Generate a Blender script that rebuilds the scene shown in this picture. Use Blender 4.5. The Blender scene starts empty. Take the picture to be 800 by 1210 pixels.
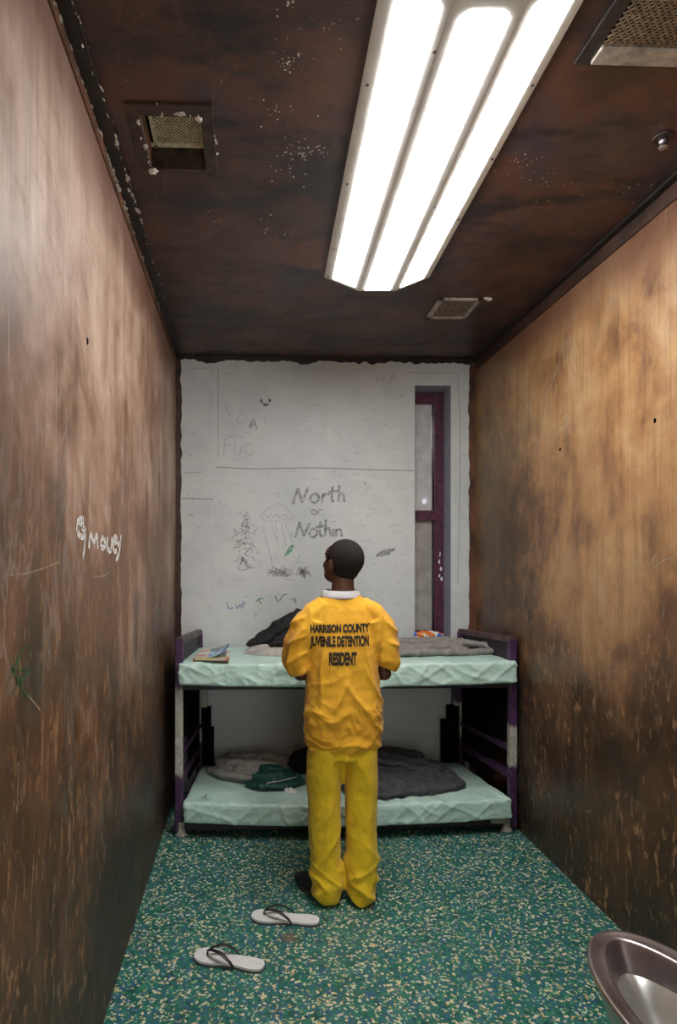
import bpy, bmesh, math, random
from mathutils import Vector, Matrix, Euler, noise
from mathutils.bvhtree import BVHTree
random.seed(7)
S = bpy.context.scene
C = S.collection
PI = math.pi
# ------------------------------------------------------------------ camera
F, PX, PY, TH, CH = 769.0, 319.0, 668.0, math.radians(2.0), 1.56
cam = bpy.data.objects.new('camera', bpy.data.cameras.new('camera')); C.objects.link(cam)
cam.location = (0, 0, CH); cam.rotation_euler = (PI/2, 0, -TH)
cam.data.sensor_fit = 'VERTICAL'; cam.data.sensor_height = 36; cam.data.lens = 36*F/1210
cam.data.shift_x = (400-PX)/1210; cam.data.shift_y = (PY-605)/1210
cam.data.clip_start = 0.02
S.camera = cam

def _ray(u): return math.tan(TH + math.atan((u-PX)/F))
def _z(v, x, y): return CH - (v-PY)*(x*math.sin(TH)+y*math.cos(TH))/F
def at(u, v, Y):
    x = Y*_ray(u); return Vector((x, Y, _z(v, x, Y)))
def onx(u, v, X):
    y = X/_ray(u); return Vector((X, y, _z(v, X, y)))
def onz(u, v, Z):
    dep = (CH-Z)*F/(v-PY); t = _ray(u); y = dep/(t*math.sin(TH)+math.cos(TH)); return Vector((t*y, y, Z))

# room
XL, XR, YB, YF, ZC = -0.49, 1.60, 4.50, -0.75, 3.0

# ------------------------------------------------------------------ materials
class M:
    def __init__(s, name, col=(.5,.5,.5), rough=.5, metal=0, spec=None):
        s.m = bpy.data.materials.new(name); s.m.use_nodes = True
        s.t = s.m.node_tree; s.n = s.t.nodes; s.l = s.t.links
        s.b = s.n['Principled BSDF']
        s.set('Base Color', (*col, 1)); s.set('Roughness', rough); s.set('Metallic', metal)
        if spec is not None: s.set('Specular IOR Level', spec)
        s.tc = s.n.new('ShaderNodeTexCoord')
    def set(s, k, v):
        if hasattr(v, 'links') or isinstance(v, bpy.types.NodeSocket): s.l.new(v, s.b.inputs[k])
        else: s.b.inputs[k].default_value = v
    def P(s, sc=(1,1,1), loc=(0,0,0), rot=(0,0,0)):
        mp = s.n.new('ShaderNodeMapping'); s.l.new(s.tc.outputs['Object'], mp.inputs['Vector'])
        mp.inputs['Scale'].default_value = sc; mp.inputs['Location'].default_value = loc; mp.inputs['Rotation'].default_value = rot
        return mp.outputs[0]
    def noise(s, scale, detail=4, rough=.55, sc=(1,1,1), loc=(0,0,0), dist=0, rot=(0,0,0)):
        nd = s.n.new('ShaderNodeTexNoise'); s.l.new(s.P(sc, loc, rot), nd.inputs['Vector'])
        nd.inputs['Scale'].default_value = scale; nd.inputs['Detail'].default_value = detail
        nd.inputs['Roughness'].default_value = rough; nd.inputs['Distortion'].default_value = dist
        return nd.outputs['Fac']
    def voro(s, scale, sc=(1,1,1), out='Color', feature='F1', loc=(0,0,0), vec=None, rand=1):
        nd = s.n.new('ShaderNodeTexVoronoi'); s.l.new(vec or s.P(sc, loc), nd.inputs['Vector'])
        nd.feature = feature; nd.inputs['Scale'].default_value = scale; nd.inputs['Randomness'].default_value = rand
        return nd.outputs[out]
    def ramp(s, fac, pts, interp='LINEAR'):
        r = s.n.new('ShaderNodeValToRGB'); r.color_ramp.interpolation = interp
        e = r.color_ramp.elements
        while len(e) < len(pts): e.new(.5)
        for el, (p, c) in zip(e, pts):
            el.position = p; el.color = (c, c, c, 1) if isinstance(c, (int, float)) else (*c, 1)
        s.l.new(fac, r.inputs['Fac']); return r.outputs['Color']
    def mix(s, fac, a, b, mode='MIX'):
        r = s.n.new('ShaderNodeMix'); r.data_type = 'RGBA'; r.blend_type = mode
        for i, v in ((0, fac), (6, a), (7, b)):
            if isinstance(v, bpy.types.NodeSocket): s.l.new(v, r.inputs[i])
            elif isinstance(v, (int, float)): r.inputs[i].default_value = v if i == 0 else (v, v, v, 1)
            else: r.inputs[i].default_value = (*v, 1)
        return r.outputs[2]
    def math(s, op, a, b=0., clamp=False):
        r = s.n.new('ShaderNodeMath'); r.operation = op; r.use_clamp = clamp
        for i, v in enumerate((a, b)):
            if isinstance(v, bpy.types.NodeSocket): s.l.new(v, r.inputs[i])
            else: r.inputs[i].default_value = v
        return r.outputs[0]
    def xyz(s):
        r = s.n.new('ShaderNodeSeparateXYZ'); s.l.new(s.tc.outputs['Object'], r.inputs[0]); return r.outputs
    def rng(s, v, a, b, c=0., d=1.):
        r = s.n.new('ShaderNodeMapRange'); s.l.new(v, r.inputs[0])
        for i, x in enumerate((a, b, c, d)): r.inputs[i+1].default_value = x
        return r.outputs[0]
    def bump(s, h, dist=.002, strength=1.0):
        b = s.n.new('ShaderNodeBump'); s.l.new(h, b.inputs['Height'])
        b.inputs['Distance'].default_value = dist; b.inputs['Strength'].default_value = strength
        s.l.new(b.outputs[0], s.b.inputs['Normal'])

def steel_wall(name, seed, bright, mid, warm, smear, stain_shade, pt=.40, rg=(.30,.50)):
    """burnished rust-brown steel sheet: paler high up, worn paint plus painted-in light, sooty blotches and vertical scratches lower down"""
    m = M(name)
    ox = (seed*3.1, seed*1.7, seed*.9)
    z = m.xyz()[2]
    big = m.noise(1.1, 5, .6, loc=ox)
    streak = m.noise(1.0, 6, .65, sc=(9, 9, .7), loc=ox)
    streak2 = m.noise(1.0, 5, .7, sc=(38, 38, 1.6), loc=ox)
    mott = m.noise(6, 8, .7, loc=ox, dist=.6)
    cloud = m.noise(2.6, 6, .62, loc=(ox[2], ox[1]+3, 1), sc=(1, 1, .8), dist=.8)
    wear_light = m.math('ADD', m.rng(z, .1, 2.3, -.25 if pt > .35 else -.33, .26), m.math('MULTIPLY', big, .9))  # height term: worn paint high up plus light falloff painted into the colour
    wear_light = m.math('ADD', wear_light, m.math('MULTIPLY', m.math('SUBTRACT', streak, .5), .35))
    wear_light = m.math('ADD', wear_light, m.math('MULTIPLY', m.math('SUBTRACT', cloud, .5), .75))
    wear_light = m.math('ADD', wear_light, m.math('MULTIPLY', m.math('SUBTRACT', mott, .5), .55))
    c = m.ramp(wear_light, [(.08, (.034,.019,.011)), (.30, (.085,.040,.019)), (.48, (.17,.080,.036)),
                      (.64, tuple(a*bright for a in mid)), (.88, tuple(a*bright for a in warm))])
    c = m.mix(m.ramp(streak2, [(.42, 0), (.75, .40)]), c, (.055,.028,.016))
    # pale wiped smears, curling
    wz = m.noise(3.2, 5, .6, loc=(ox[1], 2, ox[0]), sc=(1, 1, .45), dist=2.2)
    wr_ = m.ramp(wz, [(.455, 0), (.50, 1), (.545, 0)])
    wp = m.ramp(m.noise(1.3, 3, .5, loc=(7, ox[0], 3)), [(.42, 0), (.62, .42)])
    wh = m.rng(z, 1.0, 2.0, .25, 1)
    c = m.mix(m.math('MULTIPLY', m.math('MULTIPLY', wr_, wp), wh), c, smear)
    # top band, darker purple-rust paint left under the ceiling
    band = m.math('ADD', z, m.math('MULTIPLY', m.noise(3, 3, .5, loc=ox), .25))
    c = m.mix(m.rng(band, 2.80, 2.98, 0, .72), c, (.15,.062,.042))
    # flaking flecks of tan paint, stretched downward
    fl = m.noise(1, 6, .75, sc=(30, 30, 13), loc=ox)
    patch = m.noise(1.0, 3, .6, sc=(3.2, 3.2, 1.6), loc=(ox[1], ox[0], 4))
    zf = m.rng(z, .1, 2.1, 1, .15)
    flm = m.math('MULTIPLY', m.ramp(fl, [(.555, 0), (.60, 1)]), m.ramp(patch, [(pt, 0), (pt+.14, 1)]))
    flm = m.math('MULTIPLY', flm, zf)
    c = m.mix(m.math('MULTIPLY', flm, .85), c, (.46,.25,.12))
    # black sooty blotches
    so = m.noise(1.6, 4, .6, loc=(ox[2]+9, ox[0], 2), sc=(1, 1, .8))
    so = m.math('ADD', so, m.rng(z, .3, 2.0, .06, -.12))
    # one large dark stain; the right wall's also holds painted-in corner shade
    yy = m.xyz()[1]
    qy = m.math('POWER', m.math('ABSOLUTE', m.math('DIVIDE', m.math('SUBTRACT', yy, stain_shade[0]), stain_shade[2])), 2)
    qz = m.math('POWER', m.math('ABSOLUTE', m.math('DIVIDE', m.math('SUBTRACT', z, stain_shade[1]), stain_shade[3])), 2)
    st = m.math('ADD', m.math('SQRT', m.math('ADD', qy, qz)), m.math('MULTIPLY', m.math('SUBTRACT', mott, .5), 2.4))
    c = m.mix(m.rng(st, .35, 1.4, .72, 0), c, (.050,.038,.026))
    c = m.mix(m.ramp(so, [(.52, 0), (.66, .85)]), c, (.026,.024,.017))
    # long thin scrape marks
    sc1 = m.noise(1, 2, .5, sc=(70, 70, 2.2), rot=(.35, 0, 0), loc=ox)
    c = m.mix(m.ramp(sc1, [(.70, 0), (.76, .35)]), c, (.55,.42,.33))
    m.set('Base Color', c)
    m.set('Roughness', m.rng(mott, .3, .7, *rg)); m.set('Specular IOR Level', .55)
    hh = m.math('ADD', m.math('MULTIPLY', mott, .6), m.math('MULTIPLY', flm, .5))
    m.bump(hh, .002, .5)
    return m.m

mat = {}
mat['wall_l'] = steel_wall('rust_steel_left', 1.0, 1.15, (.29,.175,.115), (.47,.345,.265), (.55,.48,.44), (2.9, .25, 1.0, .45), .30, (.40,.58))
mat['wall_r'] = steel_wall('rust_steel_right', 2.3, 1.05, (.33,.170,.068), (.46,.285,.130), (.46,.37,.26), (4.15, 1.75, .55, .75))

def ceiling_mat():
    m = M('sooty_ceiling')
    a = m.noise(1.5, 6, .6, loc=(3, 1, 0)); b = m.noise(7, 8, .7, dist=.8)
    c = m.ramp(a, [(.34, (.018,.013,.013)), (.44, (.055,.026,.019)), (.53, (.105,.042,.028)), (.62, (.048,.038,.050)), (.72, (.14,.062,.040))])
    c = m.mix(m.ramp(b, [(.55, 0), (.75, .6)]), c, (.14,.055,.030))
    d = m.noise(2.6, 5, .65, sc=(.8, 2, 1), loc=(8, 2, 0))
    c = m.mix(m.ramp(d, [(.51, 0), (.62, .88)]), c, (.014,.012,.016))
    g_ = m.noise(4.5, 7, .75, loc=(1, 9, 0), sc=(1.6, .5, 1), dist=1.2)
    c = m.mix(m.ramp(g_, [(.56, 0), (.72, .55)]), c, (.16,.075,.045))
    c = m.mix(m.ramp(m.noise(11, 6, .7, loc=(4, 4, 0)), [(.58, 0), (.70, .7)]), c, (.012,.010,.011))
    fl = m.noise(60, 4, .7); pt = m.noise(2.2, 4, .6, loc=(5, 7, 0))
    k = m.math('MULTIPLY', m.ramp(fl, [(.64, 0), (.68, 1)]), m.ramp(pt, [(.53, 0), (.62, 1)]))
    c = m.mix(k, c, (.42,.28,.20))
    m.set('Base Color', c); m.set('Roughness', m.rng(b, .3, .7, .34, .52)); m.set('Specular IOR Level', .5)
    m.bump(m.math('ADD', b, k), .002, .6)
    return m.m
mat['ceiling'] = ceiling_mat()

def back_mat():
    m = M('painted_block_wall')
    a = m.noise(1.6, 5, .6); b = m.noise(9, 6, .65); e = m.noise(1, 4, .6, sc=(2, 2, 14))
    c = m.ramp(a, [(.3, (.56,.60,.61)), (.55, (.68,.71,.71)), (.75, (.74,.76,.75))])
    c = m.mix(m.ramp(b, [(.50, 0), (.75, .35)]), c, (.46,.48,.48))
    c = m.mix(m.ramp(e, [(.58, 0), (.72, .22)]), c, (.38,.40,.40))
    s = m.noise(24, 4, .7, sc=(1, 1, .6)); p = m.noise(2.4, 3, .5, loc=(2, 0, 7))
    k = m.math('MULTIPLY', m.ramp(s, [(.62, 0), (.68, 1)]), m.ramp(p, [(.5, 0), (.62, .5)]))
    c = m.mix(k, c, (.22,.23,.23))
    m.set('Base Color', c); m.set('Roughness', .48)
    m.bump(m.noise(14, 8, .7), .003, .5)
    return m.m
mat['back'] = back_mat()

def floor_mat():
    m = M('speckled_floor')
    # wobble the coordinates so that chips are irregular
    n = m.n.new('ShaderNodeTexNoise'); m.l.new(m.P(), n.inputs['Vector']); n.inputs['Scale'].default_value = 55; n.inputs['Detail'].default_value = 3
    vm = m.n.new('ShaderNodeVectorMath'); vm.operation = 'MULTIPLY_ADD'
    m.l.new(n.outputs['Color'], vm.inputs[0]); vm.inputs[1].default_value = (.022, .022, .022); m.l.new(m.tc.outputs['Object'], vm.inputs[2])
    def cell(scale, ch):
        v = m.voro(scale, vec=vm.outputs[0]); s = m.n.new('ShaderNodeSeparateColor'); m.l.new(v, s.inputs[0]); return s.outputs[ch]
    base = m.ramp(cell(70, 0), [(0, (.012,.115,.085)), (.22, (.022,.17,.12)), (.38, (.04,.13,.20)), (.56, (.016,.135,.085)),
                                 (.70, (.05,.24,.13)), (.82, (.03,.10,.19)), (.90, (.012,.07,.06))], 'CONSTANT')
    base = m.mix(m.ramp(m.noise(9,4,.7), [(.4,0),(.6,.35)]), base, (.05,.20,.20))
    chip = m.ramp(cell(116, 1), [(0, 0), (.81, 1)], 'CONSTANT')
    chipc = m.ramp(cell(116, 2), [(0, (.72,.62,.38)), (.4, (.62,.66,.50)), (.6, (.50,.40,.18)), (.8, (.30,.52,.36))], 'CONSTANT')
    c = m.mix(chip, base, chipc)
    x, y, _ = m.xyz()
    # brown worn spot beside the sandals
    dx = m.math('MULTIPLY', m.math('SUBTRACT', x, .175), m.math('SUBTRACT', x, .175)); dy = m.math('MULTIPLY', m.math('SUBTRACT', y, 2.72), m.math('SUBTRACT', y, 2.72))
    r = m.math('ADD', m.math('SQRT', m.math('ADD', dx, m.math('MULTIPLY', dy, 1.3))), m.math('MULTIPLY', m.noise(26, 3), .05))
    c = m.mix(m.rng(r, .045, .075, .8, 0), c, (.16,.12,.07))
    d = m.noise(3, 5, .6)
    c = m.mix(m.ramp(d, [(.5, 0), (.8, .35)]), c, (.02,.07,.06))
    m.set('Base Color', c); m.set('Roughness', .42); m.set('Specular IOR Level', .4)
    m.bump(cell(116, 1), .0008, .4)
    return m.m
mat['floor'] = floor_mat()

def simple(key, col, rough=.5, metal=0, var=.25, scale=20, bump=0, bscale=60, spec=None, sc=(1,1,1)):
    m = M(key, col, rough, metal, spec)
    n = m.noise(scale, 5, .6, sc=sc)
    m.set('Base Color', m.mix(m.ramp(n, [(.35, 0), (.7, 1)]), tuple(c*(1-var) for c in col), tuple(min(1, c*(1+var)) for c in col)))
    if bump: m.bump(m.noise(bscale, 5, .6, sc=sc), bump, .8)
    mat[key] = m.m; return m
simple('black_trim', (.018,.014,.012), .5, 0, .5, 12, .003, 40)
simple('rust_strip', (.13,.055,.026), .5, 0, .6, 9, .002, 40, sc=(1,1,.4))
simple('dark_strip', (.055,.026,.016), .5, 0, .5, 9, .002, 40)
simple('flake', (.62,.58,.52), .6, 0, .3, 40)
simple('vent_paint', (.42,.38,.33), .5, .2, .4, 25)
simple('vent_dark', (.055,.035,.025), .5, .2, .6, 18, .002, 60)
simple('vent_grille_pale', (.85,.74,.52), .5, 0, .3, 60)
simple('vent_grille', (.36,.29,.20), .45, .4, .5, 60)
simple('hole_black', (.004,.004,.004), .9, 0, .2, spec=.05)
simple('raw_pink', (.34,.20,.15), .6, 0, .5, 30, .003, 60)
simple('fixture', (.80,.79,.76), .45, 0, .08, 10)
simple('screw', (.12,.10,.09), .4, .8, .3)
simple('purple', (.055,.018,.065), .42, .0, .5, 22, .001, 60)
simple('rail_dark', (.022,.012,.022), .5, 0, .5, 20)
simple('rail_brown', (.085,.050,.050), .45, 0, .6, 14)
simple('window_purple', (.10,.022,.055), .38, 0, .5, 26, .001, 60)
simple('reveal', (.40,.42,.50), .55, 0, .08, 10)
simple('green_cloth', (.012,.075,.062), .55, 0, .25, 20, .001, 300)
simple('pillow', (.33,.32,.29), .85, 0, .2, 14, .0015, 60)
simple('grey_wool', (.27,.255,.235), .95, 0, .22, 30, .0015, 260)
simple('light_wool', (.46,.43,.40), .95, 0, .2, 25, .0015, 260)
simple('dark_wool', (.070,.070,.080), .95, 0, .3, 25, .0015, 260)
simple('black_cloth', (.012,.012,.014), .8, 0, .3, 25, .0015, 200)
simple('white_paper', (.78,.78,.80), .6, 0, .08, 40)
simple('skin', (.10,.043,.024), .48, 0, .22, 18, .0004, 400)
simple('eye_white', (.42,.40,.37), .2, 0, .05)
simple('shoe', (.012,.012,.013), .5, 0, .3, 30, .001, 80)
simple('shoe_sole', (.05,.05,.05), .7, 0, .3, 30)
simple('collar', (.70,.70,.72), .85, 0, .1, 60, .001, 300)
simple('ink', (.018,.016,.010), .7, 0, .4, 160)
simple('sandal', (.74,.74,.73), .6, 0, .06, 40, .0006, 200)
simple('sandal_edge', (.10,.10,.10), .6, 0, .1)
simple('strap', (.012,.012,.013), .4, 0, .2)
simple('seam', (.30,.31,.30), .6, 0, .3, 60)
simple('seam_highlight', (.68,.70,.72), .6, 0, .1, 60)
simple('front_wall', (.33,.28,.22), .5, 0, .3, 2)

def hair_mat():
    m = M('hair', (.012,.010,.010), .75)
    n = m.voro(420, out='Distance')
    m.set('Base Color', m.mix(m.ramp(n, [(.2, 0), (.7, 1)]), (.036,.028,.024), (.008,.006,.006)))
    m.set('Specular IOR Level', .2); m.bump(n, .003, .8)
    mat['hair'] = m.m
hair_mat()

def cloth_mat(key, a, b, shade_mottle, rough=.8, dscale=5):
    m = M(key, a, rough)
    n = m.noise(dscale, 6, .65, dist=.5); w = m.noise(2.2, 3, .5)
    c = m.mix(m.ramp(n, [(.4, 0), (.7, 1)]), a, b)
    c = m.mix(m.ramp(m.noise(dscale*2.4, 6, .7), [(.56, 0), (.75, .5)]), c, shade_mottle)  # darker mottling put into the colour for shading in the cloth
    m.set('Base Color', c); m.set('Sheen Weight', .15)
    h = m.math('ADD', m.math('MULTIPLY', m.noise(24, 5, .65, dist=1.2), 1.0), m.math('MULTIPLY', m.noise(420, 2), .15))
    m.bump(h, .006, .55); mat[key] = m.m
cloth_mat('shirt', (.86,.46,.022), (.74,.35,.014), (.46,.20,.016), .8, 7)
cloth_mat('trousers', (.84,.57,.010), (.74,.49,.008), (.46,.31,.01))

def vinyl():
    m = M('mint_vinyl', (.37,.60,.53), .34)
    n = m.noise(5, 5, .6)
    c = m.mix(m.ramp(n, [(.35, 0), (.7, 1)]), (.50,.72,.63), (.62,.82,.74))
    c = m.mix(m.ramp(m.noise(13, 6, .75, loc=(2,2,2)), [(.63, 0), (.74, .35)]), c, (.22,.36,.32))
    m.set('Base Color', c); m.set('Roughness', m.rng(n, .3, .7, .28, .42))
    m.bump(m.noise(18, 4, .6, dist=1.5), .004, .5); mat['vinyl'] = m.m
vinyl()

def worn_purple(key, z0, z1):
    """purple paint rubbed down to bare pale primer between two heights"""
    m = M(key, (.05,.02,.06), .45)
    z = m.math('ADD', m.xyz()[2], m.math('MULTIPLY', m.math('SUBTRACT', m.noise(14, 5, .7), .5), .16))
    k = m.math('MULTIPLY', m.rng(z, z0, z0+.03), m.rng(z, z1, z1+.03, 1, 0))
    k2 = m.ramp(m.noise(40, 5, .7), [(.60, 0), (.68, .6)])
    k = m.math('MAXIMUM', k, k2)
    c = m.mix(m.ramp(m.noise(18, 5, .6), [(.3, 0), (.7, 1)]), (.035,.012,.045), (.085,.03,.10))
    w = m.mix(m.ramp(m.noise(22, 5, .7), [(.35, 0), (.65, 1)]), (.30,.27,.22), (.52,.50,.44))
    m.set('Base Color', m.mix(k, c, w)); mat[key] = m.m
worn_purple('post_left', .34, .84); worn_purple('post_right', .36, .60); worn_purple('rail', .86, .92); worn_purple('foot', -.1, .13)

def steel():
    m = M('brushed_steel', (.50,.46,.46), .3, 1)
    n = m.noise(1, 3, .5, sc=(300, 8, 8)); q = m.noise(8, 4, .6)
    m.set('Roughness', m.rng(q, .3, .7, .33, .40))
    m.set('Base Color', m.mix(m.ramp(q, [(.3, 0), (.7, 1)]), (.46,.42,.43), (.56,.52,.52)))
    m.bump(n, .0006, .3); mat['steel'] = m.m
steel()
simple('porcelain_stain', (.46,.46,.42), .25, .6, .1, 8)

def emit(key, col, st):
    m = M(key, col, .5); m.set('Emission Color', (*col, 1)); m.set('Emission Strength', st); mat[key] = m.m
emit('tube_lens', (1.0, .985, .97), 15.0)
emit('yard_glow', (.70,.78,1.0), 25.0)

def glass(key, film, clear):
    m = M(key, film, .08)
    n = m.noise(9, 5, .65); s = m.noise(1, 4, .6, sc=(60, 60, 6))
    m.set('Base Color', m.mix(m.ramp(n, [(.4, 0), (.7, 1)]), film, tuple(c*.72 for c in film)))
    m.set('Alpha', clear); m.set('Roughness', .12); mat[key] = m.m
glass('glass_upper', (.78,.78,.79), .90); glass('glass_lower', (.46,.44,.40), .94); simple('bead', (.12,.11,.12), .12, 1, .2)

def pencil(key, col, amt, scale=60):
    m = M(key, col, .8)
    m.set('Alpha', m.ramp(m.noise(scale, 4, .7), [(.38, amt*.25), (.6, amt)])); mat[key] = m.m
pencil('pencil', (.16,.17,.17), .52, 40); pencil('pencil_dark', (.05,.05,.06), .85); pencil('faint', (.25,.26,.26), .30, 40)
pencil('smudge', (.22,.23,.22), .40, 25); pencil('blue_ink', (.12,.25,.70), .75); pencil('green_ink', (.05,.50,.20), .75, 90)
pencil('green_pale', (.06,.45,.18), .65)
pencil('white_chalk', (.80,.80,.78), .95, 90); pencil('green_paint', (.02,.16,.06), .75); pencil('scratch', (.48,.36,.22), .55, 50)

# ------------------------------------------------------------------ mesh helpers
def link(name, bm, m, parent=None, smooth=False):
    me = bpy.data.meshes.new(name); bm.to_mesh(me); bm.free()
    return linkme(name, me, m, parent, smooth)
def linkme(name, me, m, parent=None, smooth=False):
    o = bpy.data.objects.new(name, me); C.objects.link(o)
    if smooth: me.shade_smooth()
    for k in (m if isinstance(m, (list, tuple)) else [m]):
        me.materials.append(mat[k] if isinstance(k, str) else k)
    if parent is not None: o.parent = parent; o.matrix_parent_inverse = pinv(parent)
    return o
def world_of(o):
    m = o.matrix_basis if o.parent is None else world_of(o.parent) @ o.matrix_parent_inverse @ o.matrix_basis
    return m.copy()
def pinv(p): return world_of(p).inverted()
def tag(o, label, cat, group=None):
    o['label'] = label; o['category'] = cat
    if group: o['group'] = group
    return o
def thing(name, label, cat, loc=(0,0,0), group=None):
    o = bpy.data.objects.new(name, None); C.objects.link(o); o.location = loc; o.empty_display_size = .1
    return tag(o, label, cat, group)
def struct(o): o['kind'] = 'structure'; return o
def box(bm, x0, x1, y0, y1, z0, z1, bev=0, mi=0):
    vs = [bm.verts.new((x, y, z)) for x in (x0, x1) for y in (y0, y1) for z in (z0, z1)]
    fs = [bm.faces.new([vs[i] for i in q]) for q in ((0,1,3,2),(4,6,7,5),(0,4,5,1),(2,3,7,6),(0,2,6,4),(1,5,7,3))]
    for f in fs: f.material_index = mi
    if bev:
        r = bmesh.ops.bevel(bm, geom=list({e for f in fs for e in f.edges}), offset=bev, segments=2, profile=.6, affect='EDGES')
        for f in r['faces']: f.material_index = mi
    return fs
def beam(bm, p, q, w, h, bev=.004, up=Vector((0,0,1))):
    """rectangular bar from p to q; w across, h along up"""
    p, q = Vector(p), Vector(q); d = (q-p); L = d.length; d.normalize()
    s = d.cross(up)
    if s.length < 1e-4: s = Vector((1,0,0))
    s.normalize(); t = s.cross(d)
    M4 = Matrix((( s.x, t.x, d.x, p.x), (s.y, t.y, d.y, p.y), (s.z, t.z, d.z, p.z), (0,0,0,1)))
    tmp = bmesh.new(); box(tmp, -w/2, w/2, -h/2, h/2, 0, L, bev); tmp.transform(M4)
    me = bpy.data.meshes.new('t'); tmp.to_mesh(me); tmp.free(); bm.from_mesh(me); bpy.data.meshes.remove(me)
def tube(bm, rings, hint=Vector((1,0,0)), n=20, caps=True, squ=2.0):
    """rings: (point, rx, ry). rx runs along the hint axis, ry across; ends closed by rounded caps"""
    pts = [Vector(r[0]) for r in rings]; loops = []
    for i, r in enumerate(rings):
        a = pts[max(i-1, 0)]; b = pts[min(i+1, len(pts)-1)]
        d = (b-a).normalized(); sx = (hint - d*hint.dot(d)).normalized(); sy = d.cross(sx)
        lp = []
        for k in range(n):
            t = 2*PI*k/n; ct, st = math.cos(t), math.sin(t)
            cx = math.copysign(abs(ct)**(2/squ), ct); cy = math.copysign(abs(st)**(2/squ), st)
            lp.append(bm.verts.new(pts[i] + sx*cx*r[1] + sy*cy*r[2]))
        loops.append(lp)
    for a, b in zip(loops, loops[1:]):
        for k in range(n): bm.faces.new((a[k], a[(k+1) % n], b[(k+1) % n], b[k]))
    if caps:
        bm.faces.new(loops[0][::-1]); bm.faces.new(loops[-1])
    return loops
def ball(bm, c, r, rot=None, seg=20):
    g = bmesh.ops.create_uvsphere(bm, u_segments=seg, v_segments=seg//2+2, radius=1)
    m4 = Matrix.Translation(c) @ (rot.to_matrix().to_4x4() if rot else Matrix()) @ Matrix.Diagonal((r[0], r[1], r[2], 1))
    bmesh.ops.transform(bm, matrix=m4, verts=g['verts']); return g['verts']
def remesh(bm, vox, smooth=0, sm_iter=0):
    """fuse closed overlapping pieces into one continuous skin"""
    bmesh.ops.recalc_face_normals(bm, faces=bm.faces)
    me = bpy.data.meshes.new('tmp'); bm.to_mesh(me); bm.free()
    o = bpy.data.objects.new('tmp', me); C.objects.link(o)
    md = o.modifiers.new('r', 'REMESH'); md.mode = 'VOXEL'; md.voxel_size = vox
    if sm_iter:
        s = o.modifiers.new('s', 'SMOOTH'); s.factor = .5; s.iterations = sm_iter
    dg = bpy.context.evaluated_depsgraph_get(); dg.update()
    out = bpy.data.meshes.new_from_object(o.evaluated_get(dg))
    bpy.data.objects.remove(o); bpy.data.meshes.remove(me)
    return out
def displace(me, fn):
    ns = [v.normal.copy() for v in me.vertices]
    for v, n in zip(me.vertices, ns): v.co += n*fn(v.co, n)
    me.update()
def ridge(p, k=3): return (1-min(1, abs(noise.noise(p))*1.6))**k
def ribbon(bm, pts, w, nrm, closed=False):
    """thin painted line through pts"""
    pts = [Vector(p) for p in pts]; L = []; R = []
    for i, p in enumerate(pts):
        d = (pts[min(i+1, len(pts)-1)]-pts[max(i-1, 0)])
        s = d.cross(nrm).normalized()*w*.5
        L.append(bm.verts.new(p+s)); R.append(bm.verts.new(p-s))
    for i in range(len(pts)-1): bm.faces.new((L[i], L[i+1], R[i+1], R[i]))
def smoothline(pts, n=4):
    out = []
    for i in range(len(pts)-1):
        p0, p1, p2, p3 = pts[max(i-1,0)], pts[i], pts[i+1], pts[min(i+2,len(pts)-1)]
        for k in range(n):
            t = k/n
            out.append(tuple(.5*((2*b)+(-a+c)*t+(2*a-5*b+4*c-d)*t*t+(-a+3*b-3*c+d)*t**3) for a,b,c,d in zip(p0,p1,p2,p3)))
    out.append(pts[-1]); return out

# ------------------------------------------------------------------ the room
bm = bmesh.new(); box(bm, XL-.1, XR+.1, YF-.1, YB+.35, -.1, 0); struct(link('floor', bm, 'floor'))
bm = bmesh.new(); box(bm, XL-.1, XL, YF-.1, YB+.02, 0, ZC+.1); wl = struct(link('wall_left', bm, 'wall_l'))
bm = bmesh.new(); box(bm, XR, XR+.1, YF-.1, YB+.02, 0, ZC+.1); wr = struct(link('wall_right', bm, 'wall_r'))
bm = bmesh.new(); box(bm, XL, XR, YF-.1, YF, 0, ZC); struct(link('wall_front', bm, 'front_wall'))
# ceiling with the vent opening
HX0, HX1, HY0, HY1 = -.345, -.15, 2.085, 2.365
bm = bmesh.new()
box(bm, XL, HX0, YF, YB+.02, ZC, ZC+.1); box(bm, HX1, XR, YF, YB+.02, ZC, ZC+.1)
box(bm, HX0, HX1, YF, HY0, ZC, ZC+.1); box(bm, HX0, HX1, HY1, YB+.02, ZC, ZC+.1)
ceil = struct(link('ceiling', bm, 'ceiling'))
# back wall with the slot window opening
w0 = at(490, 455, YB); w1 = at(533, 752, YB)
WX0, WX1, WZ1, WZ0 = w0.x, w1.x, w0.z, 1.03
WD = .30
bm = bmesh.new()
box(bm, XL-.1, WX0, YB, YB+WD, 0, ZC+.1); box(bm, WX1, XR+.1, YB, YB+WD, 0, ZC+.1)
box(bm, WX0, WX1, YB, YB+WD, 0, WZ0); box(bm, WX0, WX1, YB, YB+WD, WZ1, ZC+.1)
wb = struct(link('wall_back', bm, 'back'))

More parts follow.
